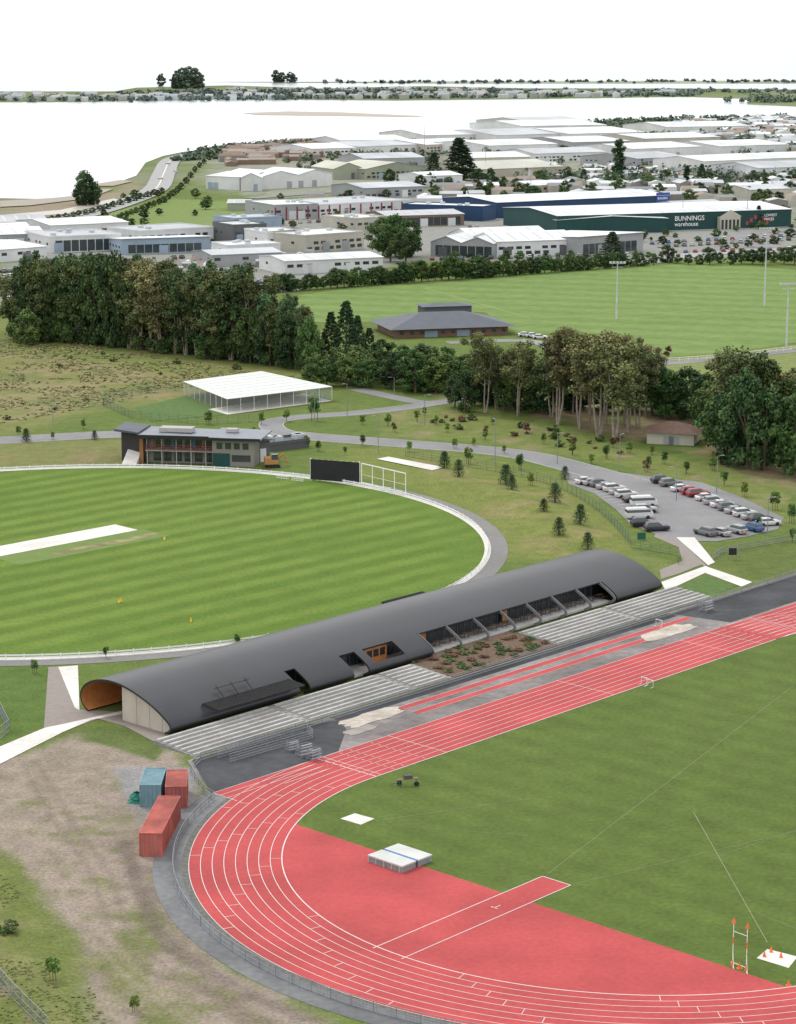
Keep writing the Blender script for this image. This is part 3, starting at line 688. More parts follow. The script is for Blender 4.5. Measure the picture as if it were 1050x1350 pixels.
text('BUNNINGS',3.2,(L*.49,-.15,4.6),e,M_white); text('warehouse',2.9,(L*.49,-.15,2.0),e,M_white)
text('LOWEST',1.8,(L*.88,-.18,5.4),e,M_white); text('PRICES',1.8,(L*.88,-.18,3.5),e,M_white)
mb=MB(); mb.box(0,L,-1.5,-.4,.05,.12); mb.obj('forecourt_strip',[M_conc],e)
bld('green_warehouse_wing',(700,300),(734,309),55,6.5,'green',R_w,'gx',1.5,'none',0)
e,mw,L=bld('blue_warehouse',(655,288),(882,277),50,8,'blue',R_w,'gx',1.8,'none',1)
mb=MB(); mb.box(L-9,L+.3,-.3,-.05,4.0,9.5); mb.obj('sign_panel',[mat('sign_blue',(.03,.08,.28),.5)],e); text('BUILDERS',1.6,(L-8.2,-.34,6),e,M_white)
bld('blue_warehouse_annex',(637,292),(654,289),45,7,'blue',R_w,'flat',0,'none',0)
bld('white_warehouse',(568,338),(650,341),42,6,'grey',R_w,'gable',2.6,'glass',1,nb=2)
bld('white_warehouse',(655,340),(760,336),50,6.5,'white',R_w,'gx',3,'strip',2,nb=2)
bld('white_warehouse',(762,338),(848,331),44,6,'grey',R_w,'mono',2.0,'glass',1)
bld('striped_warehouse',(362,290),(420,288),40,7,'grey',R_w,'flat',0,'strip',2)
bld('striped_warehouse',(421,288),(542,281),42,6.5,'white',R_g,'flat',0,'strip',3)
a=P(362,291.5);b_=P(542,282.5); mw,L=local(a,b_); e=empty('maroon_fin_screen',mw); mb=MB()
for x in np.arange(0,L,6.5): mb.box(x,x+.8,-.6,-.3,0,6.8)
mb.obj('fins',[C_('maroon')],e)
for o in e.children: o.matrix_parent_inverse=Matrix.Identity(4)
bld('white_shed',(272,249),(316,251),45,8,'white',R_w,'gx',2,'none',2); bld('white_shed',(318,252),(345,252),40,8,'white',R_w,'gable',3,'none',1); bld('white_shed',(347,250),(438,245),40,8,'white',R_w,'gable',3,'none',3,nb=2)
bld('showroom',(66,334),(160,330),34,6.5,'white',R_g,'flat',0,'glass',1); bld('showroom',(68,318),(170,313),40,7,'white',R_w,'gx',1.6,'strip',2)
bld('showroom',(160,336),(278,332),26,5,'lblue',R_w,'mono',1.6,'glass',1); bld('showroom',(185,324),(282,318),28,6,'white',R_g,'flat',0,'strip',1)
bld('workshop',(0,346),(62,341),45,5,'white',R_w,'gx',1.5,'strip',2); bld('workshop',(-60,330),(60,326),50,6,'grey',R_w,'gx',2.2,'strip',2,nb=2)
bld('workshop',(-70,312),(64,309),40,6,'white',R_g,'gx',2,'none',2)
bld('office_block',(308,322),(352,320),22,8,'dgrey',R_g,'flat',0,'strip',1); bld('office_block',(310,306),(372,303),22,6,'lblue',R_g,'flat',0,'strip',1); bld('office_block',(354,330),(400,328),26,7,'white',R_w,'flat',0,'strip',1)
bld('office_block',(402,334),(480,328),26,7,'cream',R_w,'flat',0,'strip',2); bld('office_block',(376,362),(505,356),26,5.0,'white',R_w,'gx',1.2,'strip',4)
bld('office_block',(280,352),(372,348),22,4.6,'grey',R_g,'gx',1.2,'strip',2); bld('office_block',(470,306),(512,303),25,6,'cream',R_w,'flat',0,'strip',1)
bld('office_block',(510,300),(612,297),30,5.5,'brown',R_g,'gx',1.5,'glass',2); bld('office_block',(300,341),(370,338),18,5,'white',R_w,'flat',0,'strip',1)
bld('glasshouse',(300,278),(330,278),20,4,'olive',R_g,'gx',1.5,'none',0)
far_sheds=[((440,237),(480,236),40,7,'olive',R_b,'gable',4),((482,237),(562,234),45,7,'olive',R_b,'gable',4),((620,236),(742,231),60,6,'beige',R_b,'gx',4),((412,208),(470,206),60,7,'white',R_w,'gx',3),((472,205),(560,201),70,7,'white',R_g,'gx',3),
((562,202),(640,199),80,7,'cream',R_w,'gx',3),((645,205),(735,202),80,8,'white',R_w,'gx',3),((560,190),(650,188),90,8,'white',R_w,'gx',4),((655,190),(750,187),100,8,'white',R_g,'gx',4),((755,200),(830,198),90,8,'grey',R_w,'gx',3),((835,210),(925,206),70,8,'white',R_w,'gx',3),((750,188),(850,185),100,8,'white',R_w,'gx',4),
((850,195),(950,192),80,8,'cream',R_w,'gx',3),((928,228),(1010,224),50,8,'white',R_w,'gx',3),((1000,238),(1080,235),50,8,'white',R_g,'gx',3),((840,222),(905,219),60,7,'grey',R_g,'gx',3),((950,206),(1040,203),80,8,'white',R_w,'gx',3),((620,221),(700,219),50,7,'cream',R_w,'gx',3),
((690,178),(800,176),120,9,'white',R_w,'gx',4),((700,172),(780,170),100,9,'cream',R_g,'gx',4),((560,245),(610,243),30,6,'white',R_w,'gx',2),((1010,222),(1090,219),50,7,'white',R_w,'gx',3),((480,222),(560,220),45,7,'grey',R_g,'gx',3),((705,215),(800,212),50,7,'white',R_g,'gx',3),((880,178),(990,176),90,8,'white',R_w,'gx',4),((450,196),(540,194),60,7,'white',R_w,'gx',3),
((900,285),(960,282),25,5,'white',R_g,'gx',2),((480,262),(560,259),40,6,'grey',R_g,'gx',2),((990,262),(1060,259),30,5,'cream',R_g,'gx',2),((700,256),(760,254),30,5,'beige',R_w,'gx',2)]
for k,q in enumerate(far_sheds): bld('warehouse',q[0],q[1],q[2],q[3],q[4],q[5],q[6],q[7],'strip' if k%2 else 'none',2,k)
def scatter_boxes(name,px,n,sx,sy,sz,mats,seed,ang=0.1,z=0):
    r=random.Random(seed); poly=[P(*q) for q in px]; xs_=[p.x for p in poly]; ys_=[p.y for p in poly]; mb=MB(); c=0;tries=0
    while c<n and tries<n*30:
        tries+=1; x=r.uniform(min(xs_),max(xs_));y=r.uniform(min(ys_),max(ys_))
        if not pip(np.array([x]),np.array([y]),poly)[0]: continue
        a=ang+r.choice([0,0,math.pi/2])+r.uniform(-.15,.15); w=r.uniform(*sx)/2;d_=r.uniform(*sy)/2;h=r.uniform(*sz); ca_,sa=math.cos(a),math.sin(a)
        cs=[(x+ca_*i*w-sa*j*d_,y+sa*i*w+ca_*j*d_) for i,j in ((-1,-1),(1,-1),(1,1),(-1,1))]
        k=r.randrange(len(mats)//2)*2
        mb.hexa([(p[0],p[1],z) for p in cs],[(p[0],p[1],h) for p in cs],k)
        m0=((cs[0][0]+cs[3][0])/2,(cs[0][1]+cs[3][1])/2,h*1.35);m1=((cs[1][0]+cs[2][0])/2,(cs[1][1]+cs[2][1])/2,h*1.35)
        t=[(p[0],p[1],h+.02) for p in cs]
        mb.face([t[0],t[1],m1,m0],k+1);mb.face([t[2],t[3],m0,m1],k+1);mb.face([t[1],t[2],m1],k);mb.face([t[3],t[0],m0],k); c+=1
    return mb.obj(name,mats)
scatter_boxes('crate_stacks',[(300,196),(420,189),(440,200),(410,212),(300,222)],120,(10,22),(5,10),(3,5),[C_('taupe'),C_('brown'),C_('brown'),mat('bin_grey',(.28,.24,.21))],1)
haze_mat=lambda n,c: mat(n,c,.8,.1,.05)  # far walls and roofs: distance haze put into the pale base colour
hm=[C_('white'),R_g,C_('cream'),haze_mat('hazed_brown_roof',(.26,.20,.17)),C_('beige'),haze_mat('hazed_dark_roof',(.20,.22,.24)),C_('white'),R_w,C_('taupe'),R_g]
hc=[haze_mat('hazed_wall_a',(.46,.48,.49)),haze_mat('hazed_roof_a',(.30,.33,.35)),haze_mat('hazed_wall_b',(.60,.61,.61)),haze_mat('hazed_roof_b',(.36,.36,.36)),haze_mat('hazed_wall_c',(.36,.36,.34)),haze_mat('hazed_roof_c',(.27,.26,.25))]
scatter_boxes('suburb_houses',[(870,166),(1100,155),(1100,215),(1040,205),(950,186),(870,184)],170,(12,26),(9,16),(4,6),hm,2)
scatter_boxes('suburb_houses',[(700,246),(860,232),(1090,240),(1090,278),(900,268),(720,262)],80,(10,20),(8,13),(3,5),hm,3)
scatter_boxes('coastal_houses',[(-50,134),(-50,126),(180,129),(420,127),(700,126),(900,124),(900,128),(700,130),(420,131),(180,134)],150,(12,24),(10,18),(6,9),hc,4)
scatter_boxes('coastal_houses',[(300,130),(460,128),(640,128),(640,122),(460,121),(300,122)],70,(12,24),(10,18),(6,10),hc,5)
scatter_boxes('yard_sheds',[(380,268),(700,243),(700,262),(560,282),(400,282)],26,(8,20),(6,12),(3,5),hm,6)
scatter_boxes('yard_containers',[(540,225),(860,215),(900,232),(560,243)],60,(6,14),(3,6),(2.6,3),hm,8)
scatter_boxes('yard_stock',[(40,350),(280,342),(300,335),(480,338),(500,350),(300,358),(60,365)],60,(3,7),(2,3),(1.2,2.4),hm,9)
bld('clubhouse',(522,446),(670,441),22,2.7,'brick',R_d,'hip',3.6,'small',2,eave=2.2)
bld('clubhouse_tower',(560,431),(622,429),8,6.2,'dgrey',R_d,'hip',.7,'none',0,eave=.8)
bld('toilet_block',(853,585),(915,588),8,2.6,'cream',R_n,'hip',1.9,'none',2)
def oval_club():
    a=P(192,612);b_=P(335,616); mw,L=local(a,b_); e=empty('cricket_clubrooms',mw); 
    W=MB(); W.box(0,L*.62,2.2,10,0,3.0); W.box(0,L*.62,2.6,10,3.0,5.6); W.box(L*.62,L,0,10,0,5.6); W.obj('walls',[C_('taupe')],e)
    mb=MB(); mb.hexa([(-1.5,-.6,5.6),(L*.595,-.6,5.6),(L*.595,11,5.6),(-1.5,11,5.6)],[(-1.5,-.6,6.1),(L*.595,-.6,5.8),(L*.595,11,5.8),(-1.5,11,6.1)]); mb.hexa([(L*.60,-1.2,5.85),(L+1.6,-1.2,5.6),(L+1.6,11,5.6),(L*.60,11,5.85)],[(L*.60,-1.2,6.2),(L+1.6,-1.2,5.9),(L+1.6,11,5.9),(L*.60,11,6.2)]); mb.obj('roof',[mat('club_roof',(.20,.22,.25),.5,.08)],e)
    mb=MB(); mb.box(-1.6,L*.595,-.78,-.62,5.5,6.25); mb.box(L*.6,L+1.65,-1.36,-1.22,5.55,6.1); mb.obj('fascia',[M_black],e)
    mb=MB(); mb.box(0,L*.62,0,2.55,2.8,3.0); 
    mb.obj('balcony_floor',[M_concg],e)
    mb=MB(); mb.box(0,L*.62,-.08,0,3.0,3.12)
    for x in np.arange(0,L*.62,.35): mb.box(x,x+.05,-.06,-.02,3.1,4.0)
    mb.box(0,L*.62,-.08,0,4.0,4.08); mb.obj('balcony_rail',[mat('red_rail',(.25,.05,.04),.6)],e)
    mb=MB(); 
    for x in np.arange(.3,L*.62,3.1): mb.box(x,x+.16,.1,.26,0,2.8); mb.box(x,x+.12,.1,.22,3.0,5.6)
    mb.obj('posts',[M_concg],e)
    mb=MB()
    for i,x in enumerate(np.arange(1.2,L*.60,2.2)): mb.box(x,x+1.6,2.53,2.58,3.2,5.2); mb.box(x,x+1.6,2.12,2.18,.4,2.4)
    for x in (L*.66,L*.74,L*.82,L*.9): mb.box(x,x+1.2,-.06,.02,3.6,4.9)
    mb.box(L*.80,L*.97,-.06,.02,1.0,2.4)
    mb.obj('windows',[M_glass],e)
    mb=MB(); mb.box(L*.22,L*.245,2.42,2.5,3.05,5.3); mb.box(L*.42,L*.445,2.42,2.5,3.05,5.3); mb.obj('blue_doors',[mat('teal',(.03,.14,.20),.5)],e)
    mb=MB(); mb.box(L*.05,L*.07,2.42,2.5,3.05,5.3); mb.box(L*.50,L*.52,2.42,2.5,3.05,5.3); mb.obj('ochre_panels',[mat('ochre',(.26,.12,.05),.6)],e)
    mb=MB(); mb.box(L*.625,L*.78,-.12,.02,0,2.7); mb.obj('garage_door',[C_('green')],e)
    mb=MB(); mb.hexa([(-6,3.5,0),(-.02,1.5,0),(-.02,10,0),(-6,11,0)],[(-6,3.5,5.9),(-.02,1.5,5.5),(-.02,10,5.5),(-6,11,5.9)]); mb.obj('dark_wing',[mat('dark_cladding',(.04,.036,.036),.7)],e)
    mb=MB(); mb.hexa([(-7.2,2.4,6.3),(-1.6,.5,6.12),(-1.6,10.5,6.12),(-7.2,11.6,6.3)],[(-7.2,2.4,6.8),(-1.6,.5,6.5),(-1.6,10.5,6.5),(-7.2,11.6,6.8)]); mb.obj('wing_roof',[R_d],e)
    mb=MB(); mb.hexa([(-4.5,-2,0),(-1.5,-2,0),(-1.5,3.2,0),(-4.5,3.2,0)],[(-4.5,-2,.12),(-1.5,-2,.12),(-1.5,3.2,2.6),(-4.5,3.2,2.6)]); mb.obj('ramp',[M_conc],e)
    mb=MB(); mb.box(-1.4,-.6,.7,1.1,0,5.2); mb.obj('end_panel',[mat('ochre',(.4,.2,.02))],e)
    mb=MB(); mb.box(2,9,4,7,6.12,7.0); mb.box(L*.7,L*.8,5,7,6.22,6.9); mb.obj('roof_plant',[M_concg],e)
    for o in e.children: o.matrix_parent_inverse=Matrix.Identity(4)
oval_club()
bld('storage_shed',(338,610),(356,608),4,4.0,'dgrey',R_d,'mono',.5,'none',1)
bld('storage_shed',(358,596),(408,590),6,1.4,'dgrey',R_d,'flat',0,'none',0)
def nets():
    e=empty('practice_nets'); c=[P(243,521),P(300,545),P(438,528),P(345,507)]; h=3.4
    m=mat('net_cover',(.56,.585,.56),.8,.06)
    mb=MB(); mb.face([p+Vector((0,0,h)) for p in c]); mb.obj('roof_net',[m],e)
    mb=MB()
    for i in range(4):
        a=c[i];b_=c[(i+1)%4]; n=8
        for k in range(n): 
            p=a+(b_-a)*k/n; mb.beam(p,p+Vector((0,0,h)),.09)
        mb.beam(a+Vector((0,0,h)),b_+Vector((0,0,h)),.12)
    for k in range(1,8):
        a=c[0]+(c[1]-c[0])*k/8;b_=c[3]+(c[2]-c[3])*k/8; mb.beam(a+Vector((0,0,h+.05)),b_+Vector((0,0,h+.05)),.08)
    mb.obj('posts',[M_white],e)
    fm=bpy.data.materials.new('net_mesh'); fm.use_nodes=True; nt=fm.node_tree; bb=nt.nodes['Principled BSDF']; bb.inputs['Base Color'].default_value=(.5,.52,.5,1); bb.inputs['Alpha'].default_value=.22
    mb=MB(); 
    for a,b_ in ((c[0],c[3]),(c[3],c[2]),(c[0],c[1]),(c[1],c[2])): mb.face([a,b_,b_+Vector((0,0,h)),a+Vector((0,0,h))])
    mb.obj('side_net',[fm],e)
nets()
psheet('net_surface',[(275,540),(300,547),(438,529),(400,519),(345,528)],.07,M_conc)
psheet('net_turf',[(180,537),(243,523),(340,505),(430,518),(438,529),(300,547),(275,549),(200,556)],.05,mat('lawn_green',(.06,.1,.02)))
M_gf=mat('green_wire',(.10,.16,.12),.6)
fence('wire_fence',[P(137,536),P(175,552),P(270,560),P(345,556)],1.8,M_gf,2.5,(1,.7,.4,.1),.4); fence('wire_fence',[P(137,536),P(137,526),P(240,515)],1.8,M_gf,2.5,(1,.7,.4,.1),.4)
fence('wire_fence',catmull([P(535,602),P(600,613),P(680,627),P(740,645),P(790,675),P(832,718)],6),1.8,M_gf,2.5,(1,.66,.33,.05),.5,z_fn=gz)
fence('wire_fence',[P(832,722),P(895,733),P(895,745)],1.5,M_gf,2,(1,.66,.33,.05),.4)
fence('wire_fence',[P(-20,1275),P(20,1320),P(65,1365)],1.6,M_galv,2.5,(1,.5,.05),.3)
fence('wire_fence',[P(0,975),P(12,965),P(0,940)],1.6,M_galv,2,(1,.5,.05),.3)
fence('field_fence',[P(690,452),P(760,462),P(850,480),P(960,472),P(1060,460)],1.1,M_white,3,(1,.5),0,.08,.1)
for x,y in ((365,631),(385,634),(500,648),(515,652)): fence('white_gate',[P(x,y),P(x+16,y+2)],1.0,M_white,.6,(1,.6,.2),.2)
# ---------------------------------------------------------------- containers
def container(a,L,W,ang,m,name='shipping_container'):
    u=Vector((math.cos(ang),math.sin(ang),0)); mw,L=local(a,a+u*L,.02); e=empty(name,mw); mb=MB(); h=2.6; n=int(L/.28)
    mb.box(0.06,L-.06,.06,W-.06,.12,h-.06)
    for i in range(n):
        x=.15+i*(L-.3)/n; mb.box(x,x+.13,.0,.06,.16,h-.14); mb.box(x,x+.13,W-.06,W,.16,h-.14)
    for x in np.arange(.2,L-.2,.32): mb.box(x,x+.16,.1,W-.1,h-.06,h-.03)
    for x in (0,L-.12):
        for y in (0,W-.12): mb.box(x,x+.12,y,y+.12,0,h)
    for y in (0,W-.1):
        mb.box(.12,L-.12,y-.005,y+.1,h-.12,h+.005); mb.box(.12,L-.12,y-.005,y+.1,0.01,.14)
    for x in (-.005,L-.095): mb.box(x,x+.1,.12,W-.12,h-.12,h+.005); mb.box(x,x+.1,.12,W-.12,0.01,.14)
    mb.obj('body',[m],e); mb=MB()
    for k in (.5,1.0,1.45,1.95): mb.box(-.04,0,k*W/2.44,k*W/2.44+.05,.2,h-.2); mb.box(L,L+.04,k*W/2.44,k*W/2.44+.05,.2,h-.2)
    mb.obj('lock_rods',[M_galv],e)
    for o in e.children: o.matrix_parent_inverse=Matrix.Identity(4)
container(P(214,1130),12.0,2.44,math.radians(86),M_red_s)
container(P(213,1064),6.0,2.44,math.radians(90),M_blue_s)
container(P(247,1066),6.0,2.44,math.radians(94),M_red_s)
r=random.Random(4); mb=MB()
for j in range(6):
    for i in range(14):
        a=2*math.pi*i/14; rr=1.1*(1-j/6)**.6*(1+r.uniform(-.2,.2)); mb.v.append((rr*math.cos(a),rr*math.sin(a)*.8,j*.22+r.uniform(-.05,.05)))
for j in range(5):
    for i in range(14): mb.f.append((j*14+i,j*14+(i+1)%14,(j+1)*14+(i+1)%14,(j+1)*14+i)); mb.m.append(0)
o=mb.obj('green_tarpaulin_heap',[mat('tarp_green',(.02,.18,.13),.6)]); o.location=P(181,1057)
def hjmat():
    a=P(486,1137);b_=P(530,1152); mw,L=local(a,b_,.05); e=empty('high_jump_landing_mat',mw)
    mb=MB(); D_=4.6; 
    mb.box(0,L,0,D_*.46,0,.62); mb.box(0,L,D_*.54,D_,0,.62); mb.obj('mat_sides',[mat('mat_side',(.22,.23,.24),.7,.2,2)],e)
    mb=MB(); mb.box(-.05,L+.05,-.05,D_*.46,.63,.78); mb.box(-.05,L+.05,D_*.54,D_+.05,.63,.78); mb.obj('mat_tops',[M_mat],e)
    mb=MB(); mb.box(0,L,D_*.465,D_*.535,.60,.74); mb.obj('blue_joint',[M_blue],e)
    mb=MB()
    for k in range(5): mb.box(-.02+k*L/4.3,.06+k*L/4.3,-.06,-.01,0,.62)
    mb.obj('side_seams',[M_mat],e)
    for o in e.children: o.matrix_parent_inverse=Matrix.Identity(4)
hjmat()
def throwframe():
    e=empty('high_bar_frame'); a=P(966,1273);b_=P(984,1280); mb=MB(); hh=4.3
    for p in (a,b_):
        mb.beam(p,p+Vector((0,0,hh)),.06); mb.beam(p+Vector((0,-.8,0)),p+Vector((0,.8,0)),.07); mb.beam(p+Vector((0,-.7,0)),p+Vector((0,0,1.5)),.04)
    mb.beam(a+Vector((0,0,3.4)),b_+Vector((0,0,3.4)),.04); mb.beam(a+Vector((0,0,.3)),b_+Vector((0,0,.3)),.05); mb.obj('frame',[M_white],e)
    mb=MB()
    for p in (a,b_):
        mb.tube([p+Vector((0,0,hh-.1)),p+Vector((0,0,hh+.4))],[.2,.03],8); mb.tube([p+Vector((0,0,.02)),p+Vector((0,0,.6))],[.2,.04],8); mb.beam(p+Vector((0,0,2.2)),p+Vector((0,0,2.8)),.1)
    mb.obj('cones',[M_orange],e)
throwframe()
for p in ((1017,1256),(1030,1263),(1008,1262),(1040,1300),(975,1277)): cone(P(*p),M_orange,.6,'traffic_cone')
def hurdle(p,rz,m=M_white):
    mb=MB(); mb.beam((-.6,0,.95),(.6,0,.95),.04,.1); 
    for x in (-.55,.55): mb.beam((x,0,0),(x,0,.95),.04); mb.beam((x,0,.03),(x,.6,.03),.04)
    o=mb.obj('hurdle',[m]); o.location=p; o.rotation_euler=(0,0,rz)
for k,(x,y) in enumerate(((850,903),(857,906),(869,826))): hurdle(P(x,y,.05),math.radians(137))
def steeple(p,rz):
    mb=MB(); mb.box(-1.2,1.2,-.1,.1,.75,.9,0); 
    for x in (-1,1): mb.beam((x,0,0),(x,0,.8),.08,m=1); mb.beam((x,-.7,.08),(x,.7,.08),.09,m=1)
    mb.box(-.5,.5,-.3,.3,.9,1.3,1); mb.tube([(-.9,.4,.3),(-.9,.6,.3)],[.3,.3],12,2); mb.tube([(.9,-.6,.3),(.9,-.4,.3)],[.3,.3],12,2)
    mb.beam((-1,0,.5),(-2.0,.2,.3),.06,m=1)
    o=mb.obj('barrier_trolley',[mat('timber',(.3,.22,.12)),mat('dark_steel',(.08,.08,.08)),M_black]); o.location=p; o.rotation_euler=(0,0,rz)
steeple(P(538,1036),.3)
def digger():
    p=P(360,616); e=empty('excavator'); mw=Matrix.Translation(p)@Matrix.Rotation(.2,4,'Z'); e.matrix_world=mw
    mb=MB(); 
    for y in (-.9,.9):
        mb.hexa([(-1.5,y-.25,.0),(1.5,y-.25,.0),(1.5,y+.25,.0),(-1.5,y+.25,.0)],[(-1.2,y-.25,.7),(1.2,y-.25,.7),(1.2,y+.25,.7),(-1.2,y+.25,.7)])
    mb.obj('tracks',[M_black],e)
    mb=MB(); mb.box(-1.7,1.0,-1.1,1.1,.75,1.7); mb.box(-1.7,-.4,-1.1,1.1,1.7,2.1); mb.beam((.9,.2,1.4),(2.2,.2,2.6),.3,.4); mb.beam((2.2,.2,2.6),(3.0,.2,1.2),.25,.3); mb.hexa([(2.8,-.3,.6),(3.4,-.3,.6),(3.4,.7,.6),(2.8,.7,.6)],[(2.7,-.3,1.2),(3.2,-.3,1.2),(3.2,.7,1.2),(2.7,.7,1.2)]); mb.obj('body_and_arm',[mat('digger_paint',(.38,.20,.07),.6)],e)
    mb=MB(); mb.box(-.3,.95,-1.05,-.1,1.72,2.8); mb.obj('cab',[M_glass],e)
    for o in e.children: o.matrix_parent_inverse=Matrix.Identity(4)
digger()
# ---------------------------------------------------------------- lamps and floodlights
def lamp_mesh(h,n):
    mb=MB(); mb.tube([(0,0,0),(0,0,h*.5),(0,0,h)],[.10,.075,.05],8); mb.beam((0,0,h),(1.0,0,h+.15),.07); mb.box(.7,1.5,-.15,.15,h+.08,h+.2); mb.box(-.2,.2,-.2,.2,0,.15); return mb.mesh(n,[M_galv])
LM=lamp_mesh(8,'street_lamp')
for x,yb,yt in ((653,612,552),(817,622,572),(458,548,505),(945,650,600),(520,520,497),(415,562,520),(735,612,570),(892,660,615),(560,560,520),(499,598,548),(1012,706,655),(70,560,530),(433,480,455)):
    h=(yb-yt)/PXM(yb); inst('street_lamp',LM,P(x,yb),(1,1,h/8),random.uniform(0,6))
def flood(x,yb,yt):
    h=(yb-yt)/PXM(yb); mb=MB(); mb.tube([(0,0,0),(0,0,h*.5),(0,0,h)],[.32,.24,.14],8); mb.beam((-2.4,0,h-.3),(2.4,0,h-.3),.14); mb.beam((-1.8,0,h-1.4),(1.8,0,h-1.4),.14)
    for q in (-2.2,-1.1,0,1.1,2.2): mb.hexa([(q-.4,-.5,h-.2),(q+.4,-.5,h-.2),(q+.4,.1,h-.1),(q-.4,.1,h-.1)],[(q-.4,-.5,h+.5),(q+.4,-.5,h+.5),(q+.4,.1,h+.4),(q-.4,.1,h+.4)])
    o=mb.obj('floodlight_mast',[mat('pale_steel',(.5,.51,.52),.5)]); o.location=P(x,yb)
flood(813,421,345); flood(1037,458,373); flood(1008,404,300)
for x,yb,yt in ((700,262,225),(560,232,165),(900,300,262),(985,300,250),(640,232,195)):
    mb=MB(); h=(yb-yt)/PXM(yb); mb.tube([(0,0,0),(0,0,h)],[.25,.12],6); o=mb.obj('mast_pole',[M_galv]); o.location=P(x,yb)
def sign(x,y,w,h,hb,m,name='information_sign'):
    mb=MB(); mb.beam((-w/2,0,0),(-w/2,0,hb+h),.08,m=1); mb.beam((w/2,0,0),(w/2,0,hb+h),.08,m=1); mb.box(-w/2+.04,w/2-.04,-.05,.05,hb,hb+h,0)
    o=mb.obj(name,[m,M_galv]); o.location=P(x,y)
sign(966,738,1.4,1.2,.8,M_black); sign(846,712,1.5,1.2,.1,M_green,'utility_cabinet'); 
# ---------------------------------------------------------------- cars
def car_mesh(kind,body,key):
    mb=MB(); 
    def loft(secs,m):
        for (z0,a0,b0,w0),(z1,a1,b1,w1) in zip(secs[:-1],secs[1:]):
            c0=[(a0,-w0,z0),(b0,-w0,z0),(b0,w0,z0),(a0,w0,z0)];c1=[(a1,-w1,z1),(b1,-w1,z1),(b1,w1,z1),(a1,w1,z1)]
            for k in range(4): mb.face([c0[k],c0[(k+1)%4],c1[(k+1)%4],c1[k]],m)
        z,a,b_,w=secs[-1]; mb.face([(a,-w,z),(b_,-w,z),(b_,w,z),(a,w,z)],m)
    if kind=='sedan':
        loft([(.22,-2.1,2.15,.78),(.5,-2.22,2.25,.87),(.78,-2.2,2.2,.86),(.92,-2.1,1.6,.80)],0); loft([(.90,-1.75,1.05,.76),(1.32,-1.15,.35,.62)],1); loft([(1.32,-1.15,.35,.62),(1.40,-1.0,.2,.55)],0)
    elif kind=='wagon':
        loft([(.25,-2.1,2.15,.8),(.55,-2.2,2.25,.88),(.85,-2.18,2.2,.87),(1.0,-2.12,1.5,.82)],0); loft([(.98,-2.05,1.0,.78),(1.5,-1.8,.3,.66)],1); loft([(1.5,-1.8,.3,.66),(1.6,-1.65,.1,.6)],0)
    else:
        loft([(.3,-2.4,2.4,.85),(.6,-2.5,2.5,.92),(1.25,-2.5,2.35,.92)],0); loft([(1.25,-2.48,2.1,.88),(1.75,-2.44,1.7,.82)],1); loft([(1.75,-2.44,1.7,.82),(2.05,-2.3,1.3,.74)],0)
    for x in (-1.4,1.4):
        for y in (-.86,.86): mb.tube([(x,y-.11,.33),(x,y+.11,.33)],[.33,.33],12,2)
    for y in (-.6,.6): mb.box(2.16,2.27,y-.18,y+.18,.58,.72,3); mb.box(-2.26,-2.16,y-.18,y+.18,.62,.78,4)
    return mb.mesh('car_'+kind+key,[body,M_glass,mat('tyre',(.02,.02,.02),.8),mat('headlamp',(.6,.6,.6),.2),mat('taillamp',(.4,.02,.02),.4)])
paint={k:mat('car_paint_'+k,c,.3,.02,spec=.6) for k,c in dict(white=(.60,.60,.60),silver=(.36,.37,.38),dark=(.03,.035,.045),red=(.28,.02,.03),blue=(.04,.13,.32),grey=(.16,.17,.18)).items()}
CM={(k,c):car_mesh(k,paint[c],c) for k in ('sedan','wagon','van') for c in paint}
def car(x,y,kind,c,ang): inst('parked_van' if kind=='van' else 'parked_car',CM[(kind,c)],P(x,y,.07),(1,1,1),ang)
h1=math.atan2(.34,.94)
for x,y,k,c in ((773,638,'sedan','white'),(783,640,'sedan','silver'),(792,642,'wagon','grey'),(801,645,'sedan','silver'),(810,648,'wagon','white'),(818,652,'sedan','silver'),(826,656,'wagon','white'),(836,662,'sedan','dark')): car(x,y,k,c,h1+random.uniform(-.05,.05))
for x,y,k,c in ((849,668,'van','white'),(843,684,'van','white'),(848,694,'wagon','dark'),(866,700,'wagon','dark'),(851,676,'wagon','silver')): car(x,y,k,c,h1-.15)
for x,y,k,c in ((873,637,'wagon','dark'),(884,641,'wagon','grey'),(899,648,'sedan','white'),(912,652,'wagon','red'),(920,655,'wagon','red'),(932,660,'sedan','white'),(942,665,'wagon','silver'),(952,669,'sedan','white'),(961,673,'wagon','grey'),(971,677,'sedan','silver'),(982,681,'wagon','white'),(993,685,'sedan','silver'),(1003,689,'wagon','dark'),(1013,693,'sedan','white')): car(x,y,k,c,h1+random.uniform(-.05,.05))
h2=math.atan2(.79,-.6)
for x,y,k,c in ((930,706,'wagon','grey'),(949,706,'sedan','silver'),(970,703,'wagon','silver'),(992,700,'wagon','blue')): car(x,y,k,c,h2+random.uniform(-.05,.05))
for x,y in ((703,445),(712,447),(693,444)): car(x,y,'sedan','white',0)
rr=random.Random(12)
def carlot(px0,px1,rows,n,dy):
    for j in range(rows):
        for i in range(n):
            if rr.random()<.12: continue
            x=px0[0]+(px1[0]-px0[0])*i/max(1,n-1); y=px0[1]+(px1[1]-px0[1])*i/max(1,n-1)+dy*j
            car(x,y,rr.choice(['sedan','wagon','wagon']),rr.choice(['white','silver','dark','red','white','grey','blue']),1.5+rr.uniform(-.1,.1))
